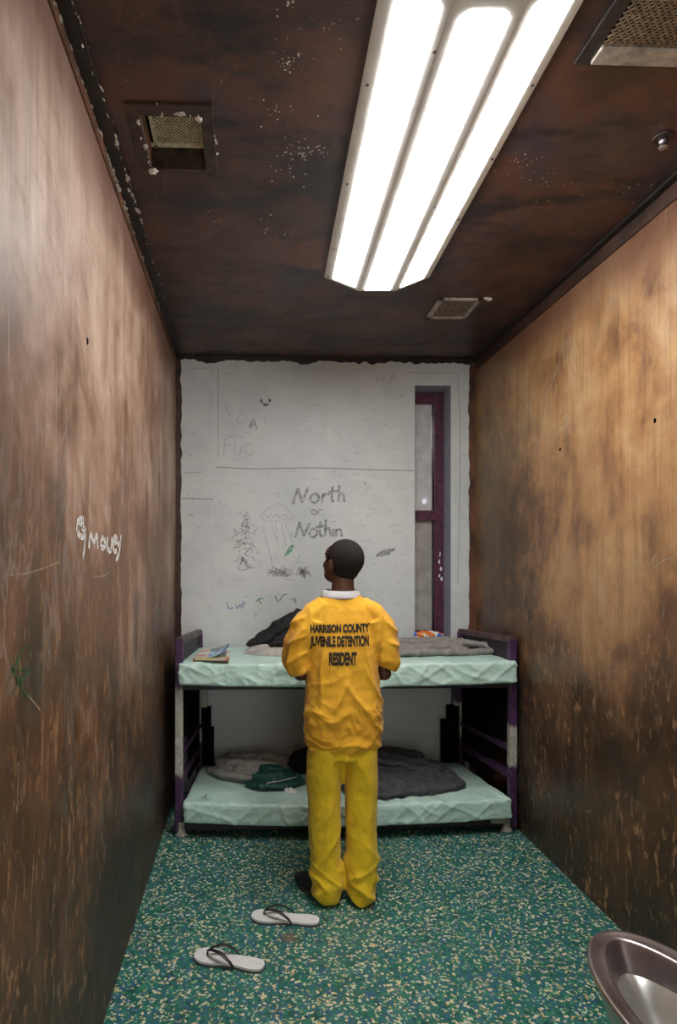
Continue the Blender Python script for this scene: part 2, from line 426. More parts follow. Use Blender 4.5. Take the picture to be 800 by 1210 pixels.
def ragged_strip(name, a, b, wdir, w, thick, m, jag=.012, n=160, seed=0):
    """thin strip from a to b, w wide along wdir, its free edge torn; thickness towards the camera side"""
    a, b, wdir = Vector(a), Vector(b), Vector(wdir)
    bm = bmesh.new(); nrm = Vector(thick); prev = None
    for i in range(n+1):
        t = i/n; p = a.lerp(b, t)
        e = w + jag*max(-.3, noise.noise(Vector((t*13+seed, seed, 0)))*1.3) + jag*.8*noise.noise(Vector((t*47+seed, 3, 0)))
        row = [bm.verts.new(p), bm.verts.new(p+wdir*e), bm.verts.new(p+wdir*e+nrm), bm.verts.new(p+nrm)]
        if prev:
            for k in range(4): bm.faces.new((prev[k], prev[(k+1)%4], row[(k+1)%4], row[k]))
        else: bm.faces.new(row)
        prev = row
    bm.faces.new(prev[::-1]); bmesh.ops.recalc_face_normals(bm, faces=bm.faces)
    return struct(link(name, bm, m))
ragged_strip('trim_1', (XL, YB, 0), (XL, YB, ZC), (1,0,0), .036, (0,-.006,0), 'dark_strip', seed=1)
ragged_strip('trim_2', (XR, YB, 0), (XR, YB, ZC), (-1,0,0), .050, (0,-.006,0), 'rust_strip', .010, seed=5)
ragged_strip('trim_3', (XL, YB, ZC), (XR, YB, ZC), (0,0,-1), .030, (0,-.012,0), 'black_trim', .022, seed=9)
ragged_strip('trim_4', (XL, YF, ZC), (XL, YB, ZC), (1,0,0), .050, (0,0,-.012), 'black_trim', .004, 60, seed=2)
ragged_strip('trim_5', (XR, YF, ZC), (XR, YB, ZC), (-1,0,0), .035, (0,0,-.012), 'black_trim', .004, 60, seed=4)
# wall-side steel angle under the ceiling joints
bm = bmesh.new(); box(bm, XL, XL+.006, YF, YB-.02, ZC-.055, ZC-.014); struct(link('trim_6', bm, 'rust_strip'))
bm = bmesh.new(); box(bm, XR-.008, XR, YF, YB-.02, ZC-.075, ZC-.014); struct(link('trim_7', bm, 'dark_strip'))
# flaked paint along the left joint
bm = bmesh.new()
for k in range(150):
    y = random.choice((random.gauss(2.3, .35), random.uniform(1.5, 3.8)))
    if not 1.2 < y < 4.3: continue
    r = random.uniform(.0015, .006)*(1.4 if abs(y-2.35) < .3 else .8); x = XL+.050+random.gauss(0, .004) if random.random() < .5 else XL+.008+random.uniform(0, .006)
    z = ZC-.0135 if x > XL+.02 else ZC-.03+random.uniform(-.01,.01)
    vs = [bm.verts.new((x+r*math.cos(a)*random.uniform(.4,1), y+r*3*math.sin(a)*random.uniform(.5,1.2), z-random.uniform(0,.003))) for a in (0,1.2,2.4,3.7,5)]
    bm.faces.new(vs)
link('flaked_paint', bm, 'flake', ceil)['kind'] = 'stuff'
# flaked spots over the ceiling
bm = bmesh.new()
for (u, v, n, sp) in ((345,75,22,14),(360,180,60,22),(335,130,14,30),(340,205,14,25),(255,268,10,20),(315,268,12,22),(620,190,20,30),(650,225,16,30),(745,230,12,30),(340,10,8,20)):
    for k in range(n):
        c = onz(u+random.gauss(0, sp*.5), v+random.gauss(0, sp*.35), ZC-.0008)
        r = random.uniform(.0015, .0045)
        vs = [bm.verts.new((c.x+r*math.cos(a)*random.uniform(.4,1.2), c.y+r*1.4*math.sin(a)*random.uniform(.4,1.3), c.z)) for a in (0,1.2,2.4,3.7,5)]
        bm.faces.new(vs)
link('chipped_paint', bm, 'flake', ceil)['kind'] = 'stuff'

# ------------------------------------------------------------------ writing and drawings on the walls
NB, NL, NR = Vector((0,-1,0)), Vector((1,0,0)), Vector((-1,0,0))
def back_lines(name, m, lines, w=.006, sm=True, off=.0012):
    bm = bmesh.new()
    for l in lines: ribbon(bm, [at(u, v, YB-off) for u, v in (smoothline(l) if sm else l)], w, NB)
    return link(name, bm, m, wb)
def left_lines(name, m, lines, w=.01, sm=True, off=.0015):
    bm = bmesh.new()
    for l in lines: ribbon(bm, [onx(u, v, XL+off) for u, v in (smoothline(l) if sm else l)], w, NL)
    return link(name, bm, m, wl)
def right_lines(name, m, lines, w=.01, sm=True, off=.0015):
    bm = bmesh.new()
    for l in lines: ribbon(bm, [onx(u, v, XR-off) for u, v in (smoothline(l) if sm else l)], w, NR)
    return link(name, bm, m, wr)
# "North / or / Nothin"
g = back_lines('handwriting', 'pencil', [
    [(346,596),(352,577)], [(352,577),(357,594)], [(357,594),(364,576)],
    [(372,583),(367,587),(368,593),(374,593),(377,587),(372,583)],
    [(380,594),(382,583)], [(381,587),(385,583),(389,585)],
    [(393,575),(392,590),(395,593)], [(388,582),(400,580)],
    [(401,573),(400,593)], [(400,586),(405,583),(407,593)],
    [(349,635),(354,617)], [(354,617),(359,633)], [(359,633),(366,618)],
    [(371,624),(366,628),(367,634),(372,634),(375,629),(371,624)],
    [(379,616),(378,631),(382,634)], [(373,623),(386,621)],
    [(385,614),(384,634)], [(384,627),(389,624),(391,634)],
    [(394,625),(394,634)], [(397,634),(398,625)], [(398,628),(402,625),(404,634)]], .018)
g['label'] = 'pencilled words North or Nothin'
back_lines('handwriting', 'pencil', [[(371,602),(368,605),(371,608),(374,605),(371,602)], [(376,608),(377,602),(381,603)]], .010)
back_lines('handwriting', 'pencil_dark', [[(295,506),(299,496)], [(299,495),(304,507)], [(297,503),(301,502)]], .007, False)
back_lines('face_doodle', 'pencil_dark', [[(308.5,472),(309.5,476)], [(319,471),(318.5,475)], [(311.5,477),(314,478.5),(317,476.5)]], .018)
back_lines('handwriting', 'faint', [
    [(264,538),(266,517)], [(264,519),(279,514)], [(265,527),(273,525)], [(278,524),(277,535),(283,537),(286,526)],
    [(299,526),(292,525),(290,534),(297,537),(300,532)], [(266,480),(272,492)], [(285,484),(280,498),(290,500)], [(312,492),(314,500)],
    [(443,440),(446,452),(450,442)], [(454,440),(453,452)], [(460,440),(466,450)], [(466,440),(460,451)]], .007)
L = []
for k in range(70):
    t = random.random(); y = 608+t*62; w = 5+t*13 if t < .75 else 10
    a = random.uniform(-1, 1); L.append([(290+a*w, y), (290+a*w+random.uniform(-5,5), y+random.uniform(-5,5)), (290+a*w+random.uniform(-8,8), y+random.uniform(-2,6))])
back_lines('tree_doodle', 'pencil', L, .0045)
back_lines('tree_doodle', 'pencil_dark', [[(283,668),(288,662),(292,669),(296,671)], [(286,660),(289,664)]], .006)
back_lines('parasol_doodle', 'faint', [
    [(307,612),(315,602),(328,595),(340,602),(347,612)], [(307,612),(318,616),(330,615),(347,612)], [(320,617),(327,640)], [(326,617),(329,650)], [(332,617),(338,645)],
    [(336,617),(350,650)], [(310,622),(322,665)], [(355,655),(345,675)], [(318,650),(323,672)], [(311,612),(314,608),(317,612),(320,608),(323,612),(327,608),(331,613),(335,608),(340,612)]], .005)
L = []
for k in range(46):
    a = random.uniform(0, 1); L.append([(313+a*50, 677+random.gauss(0,3)), (318+a*46, 675+random.gauss(0,3)), (324+a*44, 678+random.gauss(0,3))])
back_lines('smudge', 'faint', L, .010)
back_lines('smudge', 'pencil', [[(444,657),(452,653),(460,652),(467,648)], [(446,655),(456,650),(466,650)], [(448,657),(461,654)]], .016)
back_lines('green_mark', 'green_ink', [[(337,657),(341,649),(346,644)], [(338,653),(343,650),(347,645)], [(339,656),(345,650)]], .012)
back_lines('green_mark', 'green_pale', [[(302,712),(306,708),(312,707)], [(305,708),(309,714)], [(325,704),(329,711),(334,704),(339,702)], [(344,707),(350,711)], [(348,706),(350,713)]], .009)
back_lines('blue_handwriting', 'blue_ink', [[(268,711),(270,719),(276,718)], [(279,714),(280,719),(284,714),(285,719)], [(287,719),(287,711),(290,714),(287,715)]], .006)
back_lines('seam', 'seam', [[(255,552),(300,554),(370,553),(440,555),(489,556)], [(214,589),(252,590)], [(222,608),(229,609)]], .006)
back_lines('seam', 'seam_highlight', [[(254,434),(255,590)], [(251,592),(250,720)]], .008, False)  # pale lines painting the highlight along the wall's raised edge
back_lines('seam', 'seam', [[(225,435),(258,435),(258,540)], [(483,440),(541,441),(544,500),(543,600),(541,690)], [(218,559),(240,558)]], .004, False)
L = []
for k in range(150):
    u = random.uniform(220, 480); v = random.uniform(440, 740); a = random.gauss(0, .5)
    if random.random() < .3: u, v = random.uniform(415,475), random.uniform(560,740)
    l = random.uniform(2, 9); L.append([(u, v), (u+l*math.cos(a), v+l*math.sin(a)*.5)])
back_lines('scuff', 'faint', L, .005, False)
L = [[(u, v), (u+random.uniform(-1,2), v+random.uniform(1,4))] for u, v in ((547,536),(549,540),(551,537),(539,592),(541,600),(538,612),(247,820),(250,832),(252,835),(505,875),(515,868),(535,500))]
back_lines('scuff', 'pencil', L, .006, False)
# left wall
g = left_lines('handwriting', 'white_chalk', [
    [(99,614),(94,614),(91,622),(93,632),(98,634),(101,627),(97,624)], [(101,627),(100,645),(98,660)], [(94,617),(99,621)],
    [(105,648),(107,632),(111,641),(114,632),(116,648)], [(121,635),(119,641),(121,648),(125,642),(121,635)],
    [(127,634),(127,648),(131,650),(132,634)], [(134,642),(138,639),(136,634),(133,642),(135,651),(138,651)],
    [(138,633),(139,643),(143,640)], [(143,632),(141,652),(137,663)]], .020)
g['label'] = 'white scrawled name G Money'
left_lines('star_doodle', 'green_paint', [
    [(12,778),(22,808),(33,782)], [(12,790),(36,792)], [(36,792),(12,822)], [(14,790),(34,826)], [(20,768),(24,806)], [(10,805),(30,760),(36,770)], [(24,800),(26,826)]], .006, False)
left_lines('scratch', 'scratch', [
    [(48,690),(52,720),(50,760)], [(76,800),(77,860)], [(90,730),(95,770)], [(8,680),(38,676),(70,664)], [(110,682),(124,680),(132,672)], [(34,822),(48,840)],
    [(57,905),(54,950)], [(84,905),(82,935)], [(150,700),(152,760)], [(170,640),(171,700)], [(22,900),(20,960)], [(40,1010),(36,1080)]], .006)
L = []
for k in range(60):
    u = random.uniform(5, 180); v = random.uniform(620, 1050); l = random.uniform(4, 22); L.append([(u, v), (u+random.uniform(-2,2), v+l)])
for k in range(40):
    u = random.uniform(10, 130); v = random.uniform(150, 480); l = random.uniform(15, 60); L.append([(u, v), (u+l*.15, v+l*.5), (u+l*.3, v+l)])
left_lines('scratch', 'scratch', L, .004)
# right wall
right_lines('scratch', 'scratch', [
    [(735,676),(750,668),(760,655),(757,672),(770,664),(775,655),(772,670),(785,662),(799,658)], [(700,600),(704,640)],
    [(650,966),(651,985),(653,960)], [(656,960),(660,1000)], [(694,955),(697,1002)], [(690,960),(699,958)], [(700,560),(708,556),(712,566),(706,574),(700,566)],
    [(672,805),(678,808)], [(664,900),(668,920)], [(760,690),(746,730),(744,780)]], .006)
L = []
for k in range(90):
    u = random.uniform(620, 790); v = random.uniform(560, 1000); l = random.uniform(3, 18); L.append([(u, v), (u+random.uniform(-2,2), v+l)])
right_lines('scratch', 'scratch', L, .005, False)
bm = bmesh.new(); p = onx(103, 403, XL); ball(bm, p, (.004,.009,.012)); link('bolt_hole', bm, 'hole_black', wl)
bm = bmesh.new(); p = onx(662, 531, XR); ball(bm, p, (.004,.009,.009)); p = onx(774, 497, XR); ball(bm, p, (.004,.008,.010)); link('bolt_hole', bm, 'hole_black', wr)

# ------------------------------------------------------------------ window
win = bpy.data.objects.new('window_1', None); C.objects.link(win); win.location = ((WX0+WX1)/2, YB+.15, WZ0); win['kind'] = 'structure'
WY = YB+.155            # frame face
bm = bmesh.new()
box(bm, WX0-.0, WX0+.003, YB+.002, WY, WZ0, WZ1); box(bm, WX1-.003, WX1, YB+.002, WY+.1, WZ0, WZ1)
box(bm, WX0, WX1, YB+.002, WY, WZ1-.003, WZ1); link('reveal', bm, 'reveal', win)
bm = bmesh.new()
box(bm, WX1-.072, WX1-.006, WY, WY+.06, WZ0+.02, WZ1-.012, .003)
box(bm, WX0+.004, WX0+.032, WY, WY+.06, WZ0+.02, WZ1-.012, .003)
box(bm, WX0+.030, WX1-.071, WY, WY+.06, WZ1-.09, WZ1-.012, .003)
zb = at(500, 609, WY).z
box(bm, WX0+.030, WX1-.071, WY-.01, WY+.06, zb-.035, zb+.035, .003)
box(bm, WX0+.030, WX1-.071, WY, WY+.06, WZ0+.02, WZ0+.06, .003)
link('window_frame', bm, 'window_purple', win)
bm = bmesh.new(); box(bm, WX1-.084, WX1-.0715, WY+.012, WY+.06, WZ0+.05, WZ1-.08); link('glazing_bead', bm, 'bead', win)
bm = bmesh.new(); box(bm, WX0+.02, WX1-.07, WY+.03, WY+.036, zb+.02, WZ1-.08); link('window_pane', bm, 'glass_upper', win)
bm = bmesh.new(); box(bm, WX0+.02, WX1-.07, WY+.03, WY+.036, WZ0+.04, zb-.02); link('window_pane', bm, 'glass_lower', win)
bm = bmesh.new(); box(bm, WX0, WX1, YB-.012, WY+.02, WZ0-.0, WZ0+.02, .003); link('window_sill', bm, 'reveal', win)
bm = bmesh.new()
for (u, v) in ((520,655),(519,664),(521,672),(519,680),(522,684)):
    c = at(u, v, WY-.001); r = .010
    bm.faces.new([bm.verts.new((c.x+r*math.cos(a)*random.uniform(.4,1.2), c.y, c.z+r*2*math.sin(a)*random.uniform(.5,1.3))) for a in (0,1,2,3,4,5)])
link('chipped_paint', bm, 'white_paper', win)
# lamp out in the yard, seen through the dirty pane
p = at(502, 592, 14.0)
yl = thing('yard_lamp', 'small bluish outdoor lamp glowing beyond the slot window', 'lamp', (p.x, p.y, p.z-.2))
bm = bmesh.new(); ball(bm, p, (.065,.065,.065)); link('bulb', bm, 'yard_glow', yl, True)
bm = bmesh.new(); tube(bm, [((p.x, p.y, p.z-.35), .03, .03), ((p.x, p.y, p.z-.10), .03, .03)]); tube(bm, [((p.x,p.y,p.z-.13),.07,.07),((p.x,p.y,p.z-.08),.09,.09)]); link('bracket', bm, 'vent_dark', yl)
bm = bmesh.new(); tube(bm, [((p.x, p.y, -.1), .06, .06), ((p.x, p.y, p.z-.34), .04, .04)]); link('pole', bm, 'vent_dark', yl)

# ------------------------------------------------------------------ ceiling light
LG = (.616, 2.36, ZC)
lt = thing('ceiling_light', 'long white three-lens fluorescent fixture, lit, on the dark ceiling', 'ceiling light', LG)
lt.rotation_euler = (0, 0, -math.radians(1.9))
def local(name, bm, m, parent, smooth=False):
    o = link(name, bm, m, None, smooth); o.parent = parent; return o
Y0, Y1 = -.90, .86
prof = [(-.262, -.008), (-.090, -.076), (.090, -.076), (.262, -.008)]
bm = bmesh.new()
vs0 = [bm.verts.new((x, Y0, z)) for x, z in [(-.262, -.001)] + prof + [(.262, -.001)]]
vs1 = [bm.verts.new((x, Y1, z)) for x, z in [(-.262, -.001)] + prof + [(.262, -.001)]]
for k in range(6): bm.faces.new((vs0[k], vs0[(k+1)%6], vs1[(k+1)%6], vs1[k]))
bm.faces.new(vs0[::-1]); bm.faces.new(vs1)
bmesh.ops.recalc_face_normals(bm, faces=bm.faces); bmesh.ops.bevel(bm, geom=bm.edges[:], offset=.003, segments=2, affect='EDGES')
local('housing', bm, 'fixture', lt)
def lens(a, b, t0, t1, ya, yb):
    bm = bmesh.new(); a, b = Vector((a[0], 0, a[1])), Vector((b[0], 0, b[1])); d = (b-a); n = Vector((d.z, 0, -d.x)).normalized()
    if n.z > 0: n = -n
    p, q = a+d*t0, a+d*t1; c = .022
    pts = [(p, ya+c), (p+(q-p).normalized()*c, ya), (q-(q-p).normalized()*c, ya), (q, ya+c), (q, yb), (p, yb)]
    lo = [bm.verts.new(r+n*.0025+Vector((0, y, 0))) for r, y in pts]; hi = [bm.verts.new(r-n*.002+Vector((0, y, 0))) for r, y in pts]
    bm.faces.new(lo); bm.faces.new(hi[::-1])
    for k in range(6): bm.faces.new((lo[k], lo[(k+1)%6], hi[(k+1)%6], hi[k]))
    bmesh.ops.recalc_face_normals(bm, faces=bm.faces)
    local('lens', bm, 'tube_lens', lt)
lens(prof[0], prof[1], .24, .87, Y0+.10, Y1-.03)
lens(prof[1], prof[2], .15, .85, Y0+.12, Y1-.02)
lens(prof[2], prof[3], .13, .78, Y0+.10, Y1-.03)
for (x, y, z) in ((-.245,-.45,-.017),(-.245,.05,-.017),(-.245,.55,-.017),(-.245,.83,-.017),(.245,-.45,-.017),(.245,-.1,-.017),(.245,.3,-.017),(.097,.1,-.076),(-.097,-.65,-.076)):
    bm = bmesh.new(); ball(bm, Vector((x, y, z)), (.005,.005,.003), seg=10); local('screw', bm, 'screw', lt)

# ------------------------------------------------------------------ ceiling vents
def lattice(bm, x0, x1, y0, y1, z, step, w, h):
    L = (x1-x0)+(y1-y0); k = -(y1-y0)
    for sgn in (1, -1):
        c = -(y1-y0)
        while c < (x1-x0):
            pts = []
            # line x = x0 + c + t, y = y0 + t
            t0, t1 = max(0, -c), min(y1-y0, x1-x0-c)
            if t1-t0 > .004:
                p = Vector((x0+c+t0, y0+t0, z)); q = Vector((x0+c+t1, y0+t1, z))
                if sgn < 0: p.x = x0+x1-p.x; q.x = x0+x1-q.x
                beam(bm, p, q, w, h, 0)
            c += step
v = thing('ceiling_vent', 'square recessed vent with a torn rusty frame in the ceiling above the left wall', 'vent', ((HX0+HX1)/2, (HY0+HY1)/2, ZC))
bm = bmesh.new(); t = .078; e = .006
for (a, b, c, d) in ((HX0-e, HX1+e, HY0-e, HY0+.001), (HX0-e, HX1+e, HY1-.001, HY1+e), (HX1-.001, HX1+e, HY0, HY1)):
    box(bm, a, b, c, d, ZC-.001, ZC+t)
box(bm, HX0-e, HX1+e, HY0-e, HY1+e, ZC+t+.012, ZC+t+.02)
link('duct', bm, 'vent_dark', v)
bm = bmesh.new(); box(bm, HX0-e, HX0+.001, HY0, HY1, ZC-.001, ZC+t); link('duct_side', bm, 'raw_pink', v)
bm = bmesh.new(); lattice(bm, HX0+.02, HX1-.004, HY0+.02, HY1-.005, ZC+t-.003, .0165, .0042, .002)
box(bm, HX0+.012, HX0+.024, HY0, HY1, ZC+t-.010, ZC+t); box(bm, HX0, HX1, HY1-.016, HY1-.004, ZC+t-.010, ZC+t); box(bm, HX1-.01, HX1, HY0, HY1, ZC+t-.008, ZC+t)
link('grille', bm, 'vent_grille_pale', v)
bm = bmesh.new(); box(bm, HX0-e+.001, HX1+e-.001, HY0-e+.001, HY1+e-.001, ZC+t+.008, ZC+t+.0115); link('backing', bm, 'hole_black', v)
bm = bmesh.new()   # frame plate
fx0, fx1, fy0, fy1 = -.385, -.108, 2.035, 2.41
for (a, b, c, d) in ((fx0, HX0, fy0, fy1-.03), (HX1, fx1, fy0, fy1), (HX0, HX1, fy0, HY0), (HX0, HX1, HY1, fy1-.02)): box(bm, a, b, c, d, ZC-.009, ZC-.0005, .002)
link('frame', bm, 'vent_dark', v)
bm = bmesh.new()
def fleck(bm, p, r, sx=1, sy=1, dz=.004):
    sv = ball(bm, Vector(p), (r*sx, r*sy, dz), seg=12)
    for vv in sv:
        q = vv.co-Vector(p); k = 1+.75*noise.noise(vv.co*130); vv.co = Vector(p)+Vector((q.x*k, q.y*k, q.z*k))
for k in range(26):
    s = random.random()
    if s < .4: p = (HX0+random.gauss(-.004,.004), random.uniform(HY0, HY1+.01), ZC-.010)
    elif s < .7: p = (fx1+random.gauss(0,.003), random.uniform(fy0+.02, fy1), ZC-.006)
    elif s < .85: p = (random.uniform(fx0, fx1), fy0+random.gauss(0,.003), ZC-.006)
    else: p = (random.uniform(HX0, HX1), HY0+random.gauss(-.01,.004), ZC-.010)
    fleck(bm, p, random.uniform(.002, .006), random.uniform(.5,1.3), random.uniform(.6,2), .0025)
fleck(bm, (HX0+.002, HY1+.005, ZC-.012), .016, 1, 1.1, .007); fleck(bm, (-.21, 2.07, ZC-.011), .011, 1.6, .7, .005); fleck(bm, (-.155, 2.09, ZC-.011), .010, 1, 1, .006)
link('flaked_paint', bm, 'flake', v)['kind'] = 'stuff'

v = thing('ceiling_vent', 'small flat pale-framed vent grille in the ceiling near the back wall', 'vent', (1.15, 3.6, ZC))
bm = bmesh.new(); a, b, c, d = 1.03, 1.262, 3.46, 3.735
for q in ((a, a+.028, c, d), (b-.022, b, c, d-.02), (a, b, c, c+.02), (a, b-.01, d-.026, d)): box(bm, *q, ZC-.014, ZC-.001, .002)
link('frame', bm, 'vent_paint', v)
bm = bmesh.new(); box(bm, a+.02, b-.02, c+.015, d-.02, ZC-.004, ZC-.001); link('backing', bm, 'vent_dark', v)
bm = bmesh.new(); lattice(bm, a+.02, b-.02, c+.015, d-.02, ZC-.007, .016, .004, .002); link('grille', bm, 'vent_grille', v)

v = thing('ceiling_vent', 'large perforated vent with a pale edge beside the lit fixture near the camera', 'vent', (1.18, 1.5, ZC))
a, b, c, d = .962, 1.43, 1.36, 1.815
bm = bmesh.new()
for q in ((b-.05, b, c, d), (a+.012, b, c, c+.055), (a+.012, b, d-.060, d)): box(bm, *q, ZC-.020, ZC-.001, .003)
link('frame', bm, 'vent_paint', v)
bm = bmesh.new(); box(bm, a-.03, a+.01, c, d+.012, ZC-.012, ZC-.001, .002); box(bm, a, b, d+.0, d+.014, ZC-.010, ZC-.001); link('gasket', bm, 'black_trim', v)
bm = bmesh.new(); box(bm, a+.008, b-.04, c+.05, d-.05, ZC-.004, ZC-.001); link('backing', bm, 'hole_black', v)
bm = bmesh.new(); lattice(bm, a+.012, b-.045, c+.05, d-.055, ZC-.012, .0185, .0050, .003); link('grille', bm, 'vent_grille', v)

p = onz(784, 162, ZC)
v = thing('sprinkler_head', 'stubby metal sprinkler head in the ceiling close to the right wall', 'sprinkler', p)
bm = bmesh.new(); tube(bm, [((p.x,p.y,ZC-.001),.034,.034),((p.x,p.y,ZC-.006),.032,.032)]); link('escutcheon', bm, 'vent_dark', v)
bm = bmesh.new(); tube(bm, [((p.x,p.y,ZC-.004),.016,.016),((p.x,p.y,ZC-.018),.014,.014),((p.x,p.y,ZC-.030),.008,.008),((p.x,p.y,ZC-.034),.016,.016),((p.x,p.y,ZC-.037),.015,.015)]); link('nozzle', bm, 'steel', v, True)
p = onz(578, 352, ZC)
bm = bmesh.new(); ball(bm, p+Vector((0,0,-.008)), (.018,.014,.009), seg=12); ball(bm, p+Vector((-.018,-.004,-.004)), (.014,.010,.005), seg=10)
me = remesh(bm, .002); displace(me, lambda c, n: .002*noise.noise(c*180)); tag(linkme('plaster_lump', me, 'flake', None, True), 'small white plaster lump on the ceiling beside the small vent', 'plaster lump')

# ------------------------------------------------------------------ bunk bed
YFb = 3.75
bed = thing('bunk_bed', 'two-tier purple steel bunk bed with worn posts along the back wall', 'bunk bed', (.58, 4.1, 0))
bedp = dict(fl=(-.392, YFb+.022), fr=(1.555, YFb+.022), rl=(-.325, 4.44), rr=(1.475, 4.44))
def part(name, m, fn, smooth=False, parent=bed):
    bm = bmesh.new(); fn(bm); return link(name, bm, m, parent, smooth)
for k, top, m in (('fl',1.135,'post_left'),('fr',1.125,'post_right'),('rl',1.10,'post_left'),('rr',1.10,'post_right')):
    x, y = bedp[k]; w = .044
    part('post', m, lambda b: box(b, x-w/2, x+w/2, y-w/2, y+w/2, .03 if k[0]=='f' else 0, top, .004))
for s, f, r in ((-1,'fl','rl'),(1,'fr','rr')):
    a, b2 = bedp[f], bedp[r]
    part('top_rail', 'rail_brown', lambda b: beam(b, (a[0], a[1]-.015, 1.125), (b2[0], b2[1]+.01, 1.105), .040, .035))
    part('head_panel', 'rail_dark', lambda b: beam(b, (a[0]-s*.004, a[1], 1.045), (b2[0], b2[1], 1.035), .010, .13))
    part('end_panel', 'hole_black', lambda b: beam(b, (a[0]-s*.002, a[1]+.02, .69), (b2[0], b2[1], .69), .010, .33))
    part('end_panel', 'hole_black', lambda b: beam(b, (a[0]*.6+b2[0]*.4, a[1]*.6+b2[1]*.4, .385), (b2[0], b2[1], .385), .010, .30))
    part('end_rail', 'foot' if s>0 else 'rail', lambda b: beam(b, (a[0], a[1]+.02, .475 if s>0 else .46), (b2[0], b2[1], .475), .030, .03))
    part('end_rail', 'rail', lambda b: beam(b, (a[0], a[1]+.02, .325), (b2[0], b2[1], .32), .030, .04))
    part('end_rail', 'rail', lambda b: beam(b, (a[0], a[1]+.02, .12), (b2[0], b2[1], .12), .030, .05))
for z0, z1 in ((.845, .868), (.060, .088)):
    def deck(b, z0=z0, z1=z1):
        f0, f1, r0, r1 = bedp['fl'][0]+.018, bedp['fr'][0]-.018, bedp['rl'][0], bedp['rr'][0]
        lo = [b.verts.new(p) for p in ((f0,YFb+.01,z0),(f1,YFb+.01,z0),(r1,4.45,z0),(r0,4.45,z0))]; hi = [b.verts.new((q.co.x,q.co.y,z1)) for q in lo]
        b.faces.new(lo[::-1]); b.faces.new(hi)
        for i in range(4): b.faces.new((lo[i], lo[(i+1)%4], hi[(i+1)%4], hi[i]))
    part('deck', 'rail_dark', deck)
    part('front_rail', 'rail_dark', lambda b: box(b, bedp['fl'][0]+.02, bedp['fr'][0]-.02, YFb+.004, YFb+.022, z0-(.002 if z0>.5 else .024), z1-.002, .003))
for x in (-.380, 1.520):
    part('foot', 'foot', lambda b: (tube(b, [((x, YFb+.02, 0), .036, .030), ((x, YFb+.02, .012), .036, .030), ((x, YFb+.02, .018), .026, .024), ((x, YFb+.02, .085), .026, .024)], n=16)), True)
part('bracket', 'foot', lambda b: box(b, 1.42, 1.52, YFb-.010, YFb+.02, .055, .085, .004))
part('bracket', 'post_left', lambda b: box(b, -.312, -.270, 4.40, 4.46, .60, .845, .004))
part('bracket', 'post_right', lambda b: box(b, 1.415, 1.462, 4.40, 4.46, .60, .845, .004))
part('step_plate', 'hole_black', lambda b: (box(b, -.30, -.225, 4.38, 4.45, .09, .46, .003), box(b, -.31, -.245, 4.40, 4.45, .46, .60, .003)))
part('step_plate', 'hole_black', lambda b: (box(b, 1.335, 1.45, 4.40, 4.45, .09, .50, .003), box(b, 1.375, 1.45, 4.40, 4.45, .50, .60, .003)))

def mattress(name, label, xl, xr, zt, th, seed, sag, fb):
    bm = bmesh.new()
    # outline: front bowed forward, back narrower
    N = 44; y1 = 4.43
    def yf(t): return YFb-.045-fb*math.sin(PI*t)**.8
    top = []; 
    rows = []
    for i in range(N+1):
        t = i/N
        row = []
        for j in range(17):
            s = j/16; y = yf(t)*(1-s)+y1*s
            xa, xb = xl+.055*s, xr-.085*s
            row.append((xa+(xb-xa)*t, y))
        rows.append(row)
    def zz(t, s, up):
        c = sag*math.sin(PI*t)*(.35+.65*(1-s))
        return (zt-c*.5) if up else (zt-th-c*(1-s)*.9)
    A = [[bm.verts.new((x, y, zz(i/N, j/16, True))) for j, (x, y) in enumerate(r)] for i, r in enumerate(rows)]
    B = [[bm.verts.new((x, y, zz(i/N, j/16, False))) for j, (x, y) in enumerate(r)] for i, r in enumerate(rows)]
    for i in range(N):
        for j in range(16):
            bm.faces.new((A[i][j], A[i+1][j], A[i+1][j+1], A[i][j+1])); bm.faces.new((B[i][j], B[i][j+1], B[i+1][j+1], B[i+1][j]))
    for i in range(N):
        bm.faces.new((A[i][0], B[i][0], B[i+1][0], A[i+1][0])); bm.faces.new((A[i][16], A[i+1][16], B[i+1][16], B[i][16]))
    for j in range(16):
        bm.faces.new((A[0][j], A[0][j+1], B[0][j+1], B[0][j])); bm.faces.new((A[N][j], B[N][j], B[N][j+1], A[N][j+1]))
    me = remesh(bm, .008, sm_iter=26)
    sv = Vector((seed, seed*2, 0))
    def f(c, n):
        fr = max(0., min(1., (3.84-c.y)/.10)); side = 1-abs(n.z)
        e = max(fr, .25)
        if n.z < -.6: return 0
        d = .008*e*ridge(Vector((c.x*7+c.z*9+c.y*3, c.z*6-c.x*2, c.y*2))+sv, 5) + .006*e*ridge(Vector((c.x*8-c.z*10, c.y*5, c.z*4))+sv*2, 4)
        d += .006*noise.noise(Vector((c.x*5, c.y*6, c.z*3))+sv) - .003*e
        d += .003*ridge(Vector((c.x*18+c.y*9, c.z*25, c.y*8))+sv, 4)*fr
        return d
    displace(me, f)
    o = linkme(name, me, 'vinyl', None, True); tag(o, label, 'mattress', 'mint green bunk mattresses')
    return o
mu = mattress('mattress', 'mint green vinyl mattress on the upper bunk', -.395, 1.565, 1.006, .130, 1.3, .014, .035)
ml = mattress('mattress', 'mint green vinyl mattress on the lower bunk near the floor', -.365, 1.535, .215, .120, 4.1, .018, .05)
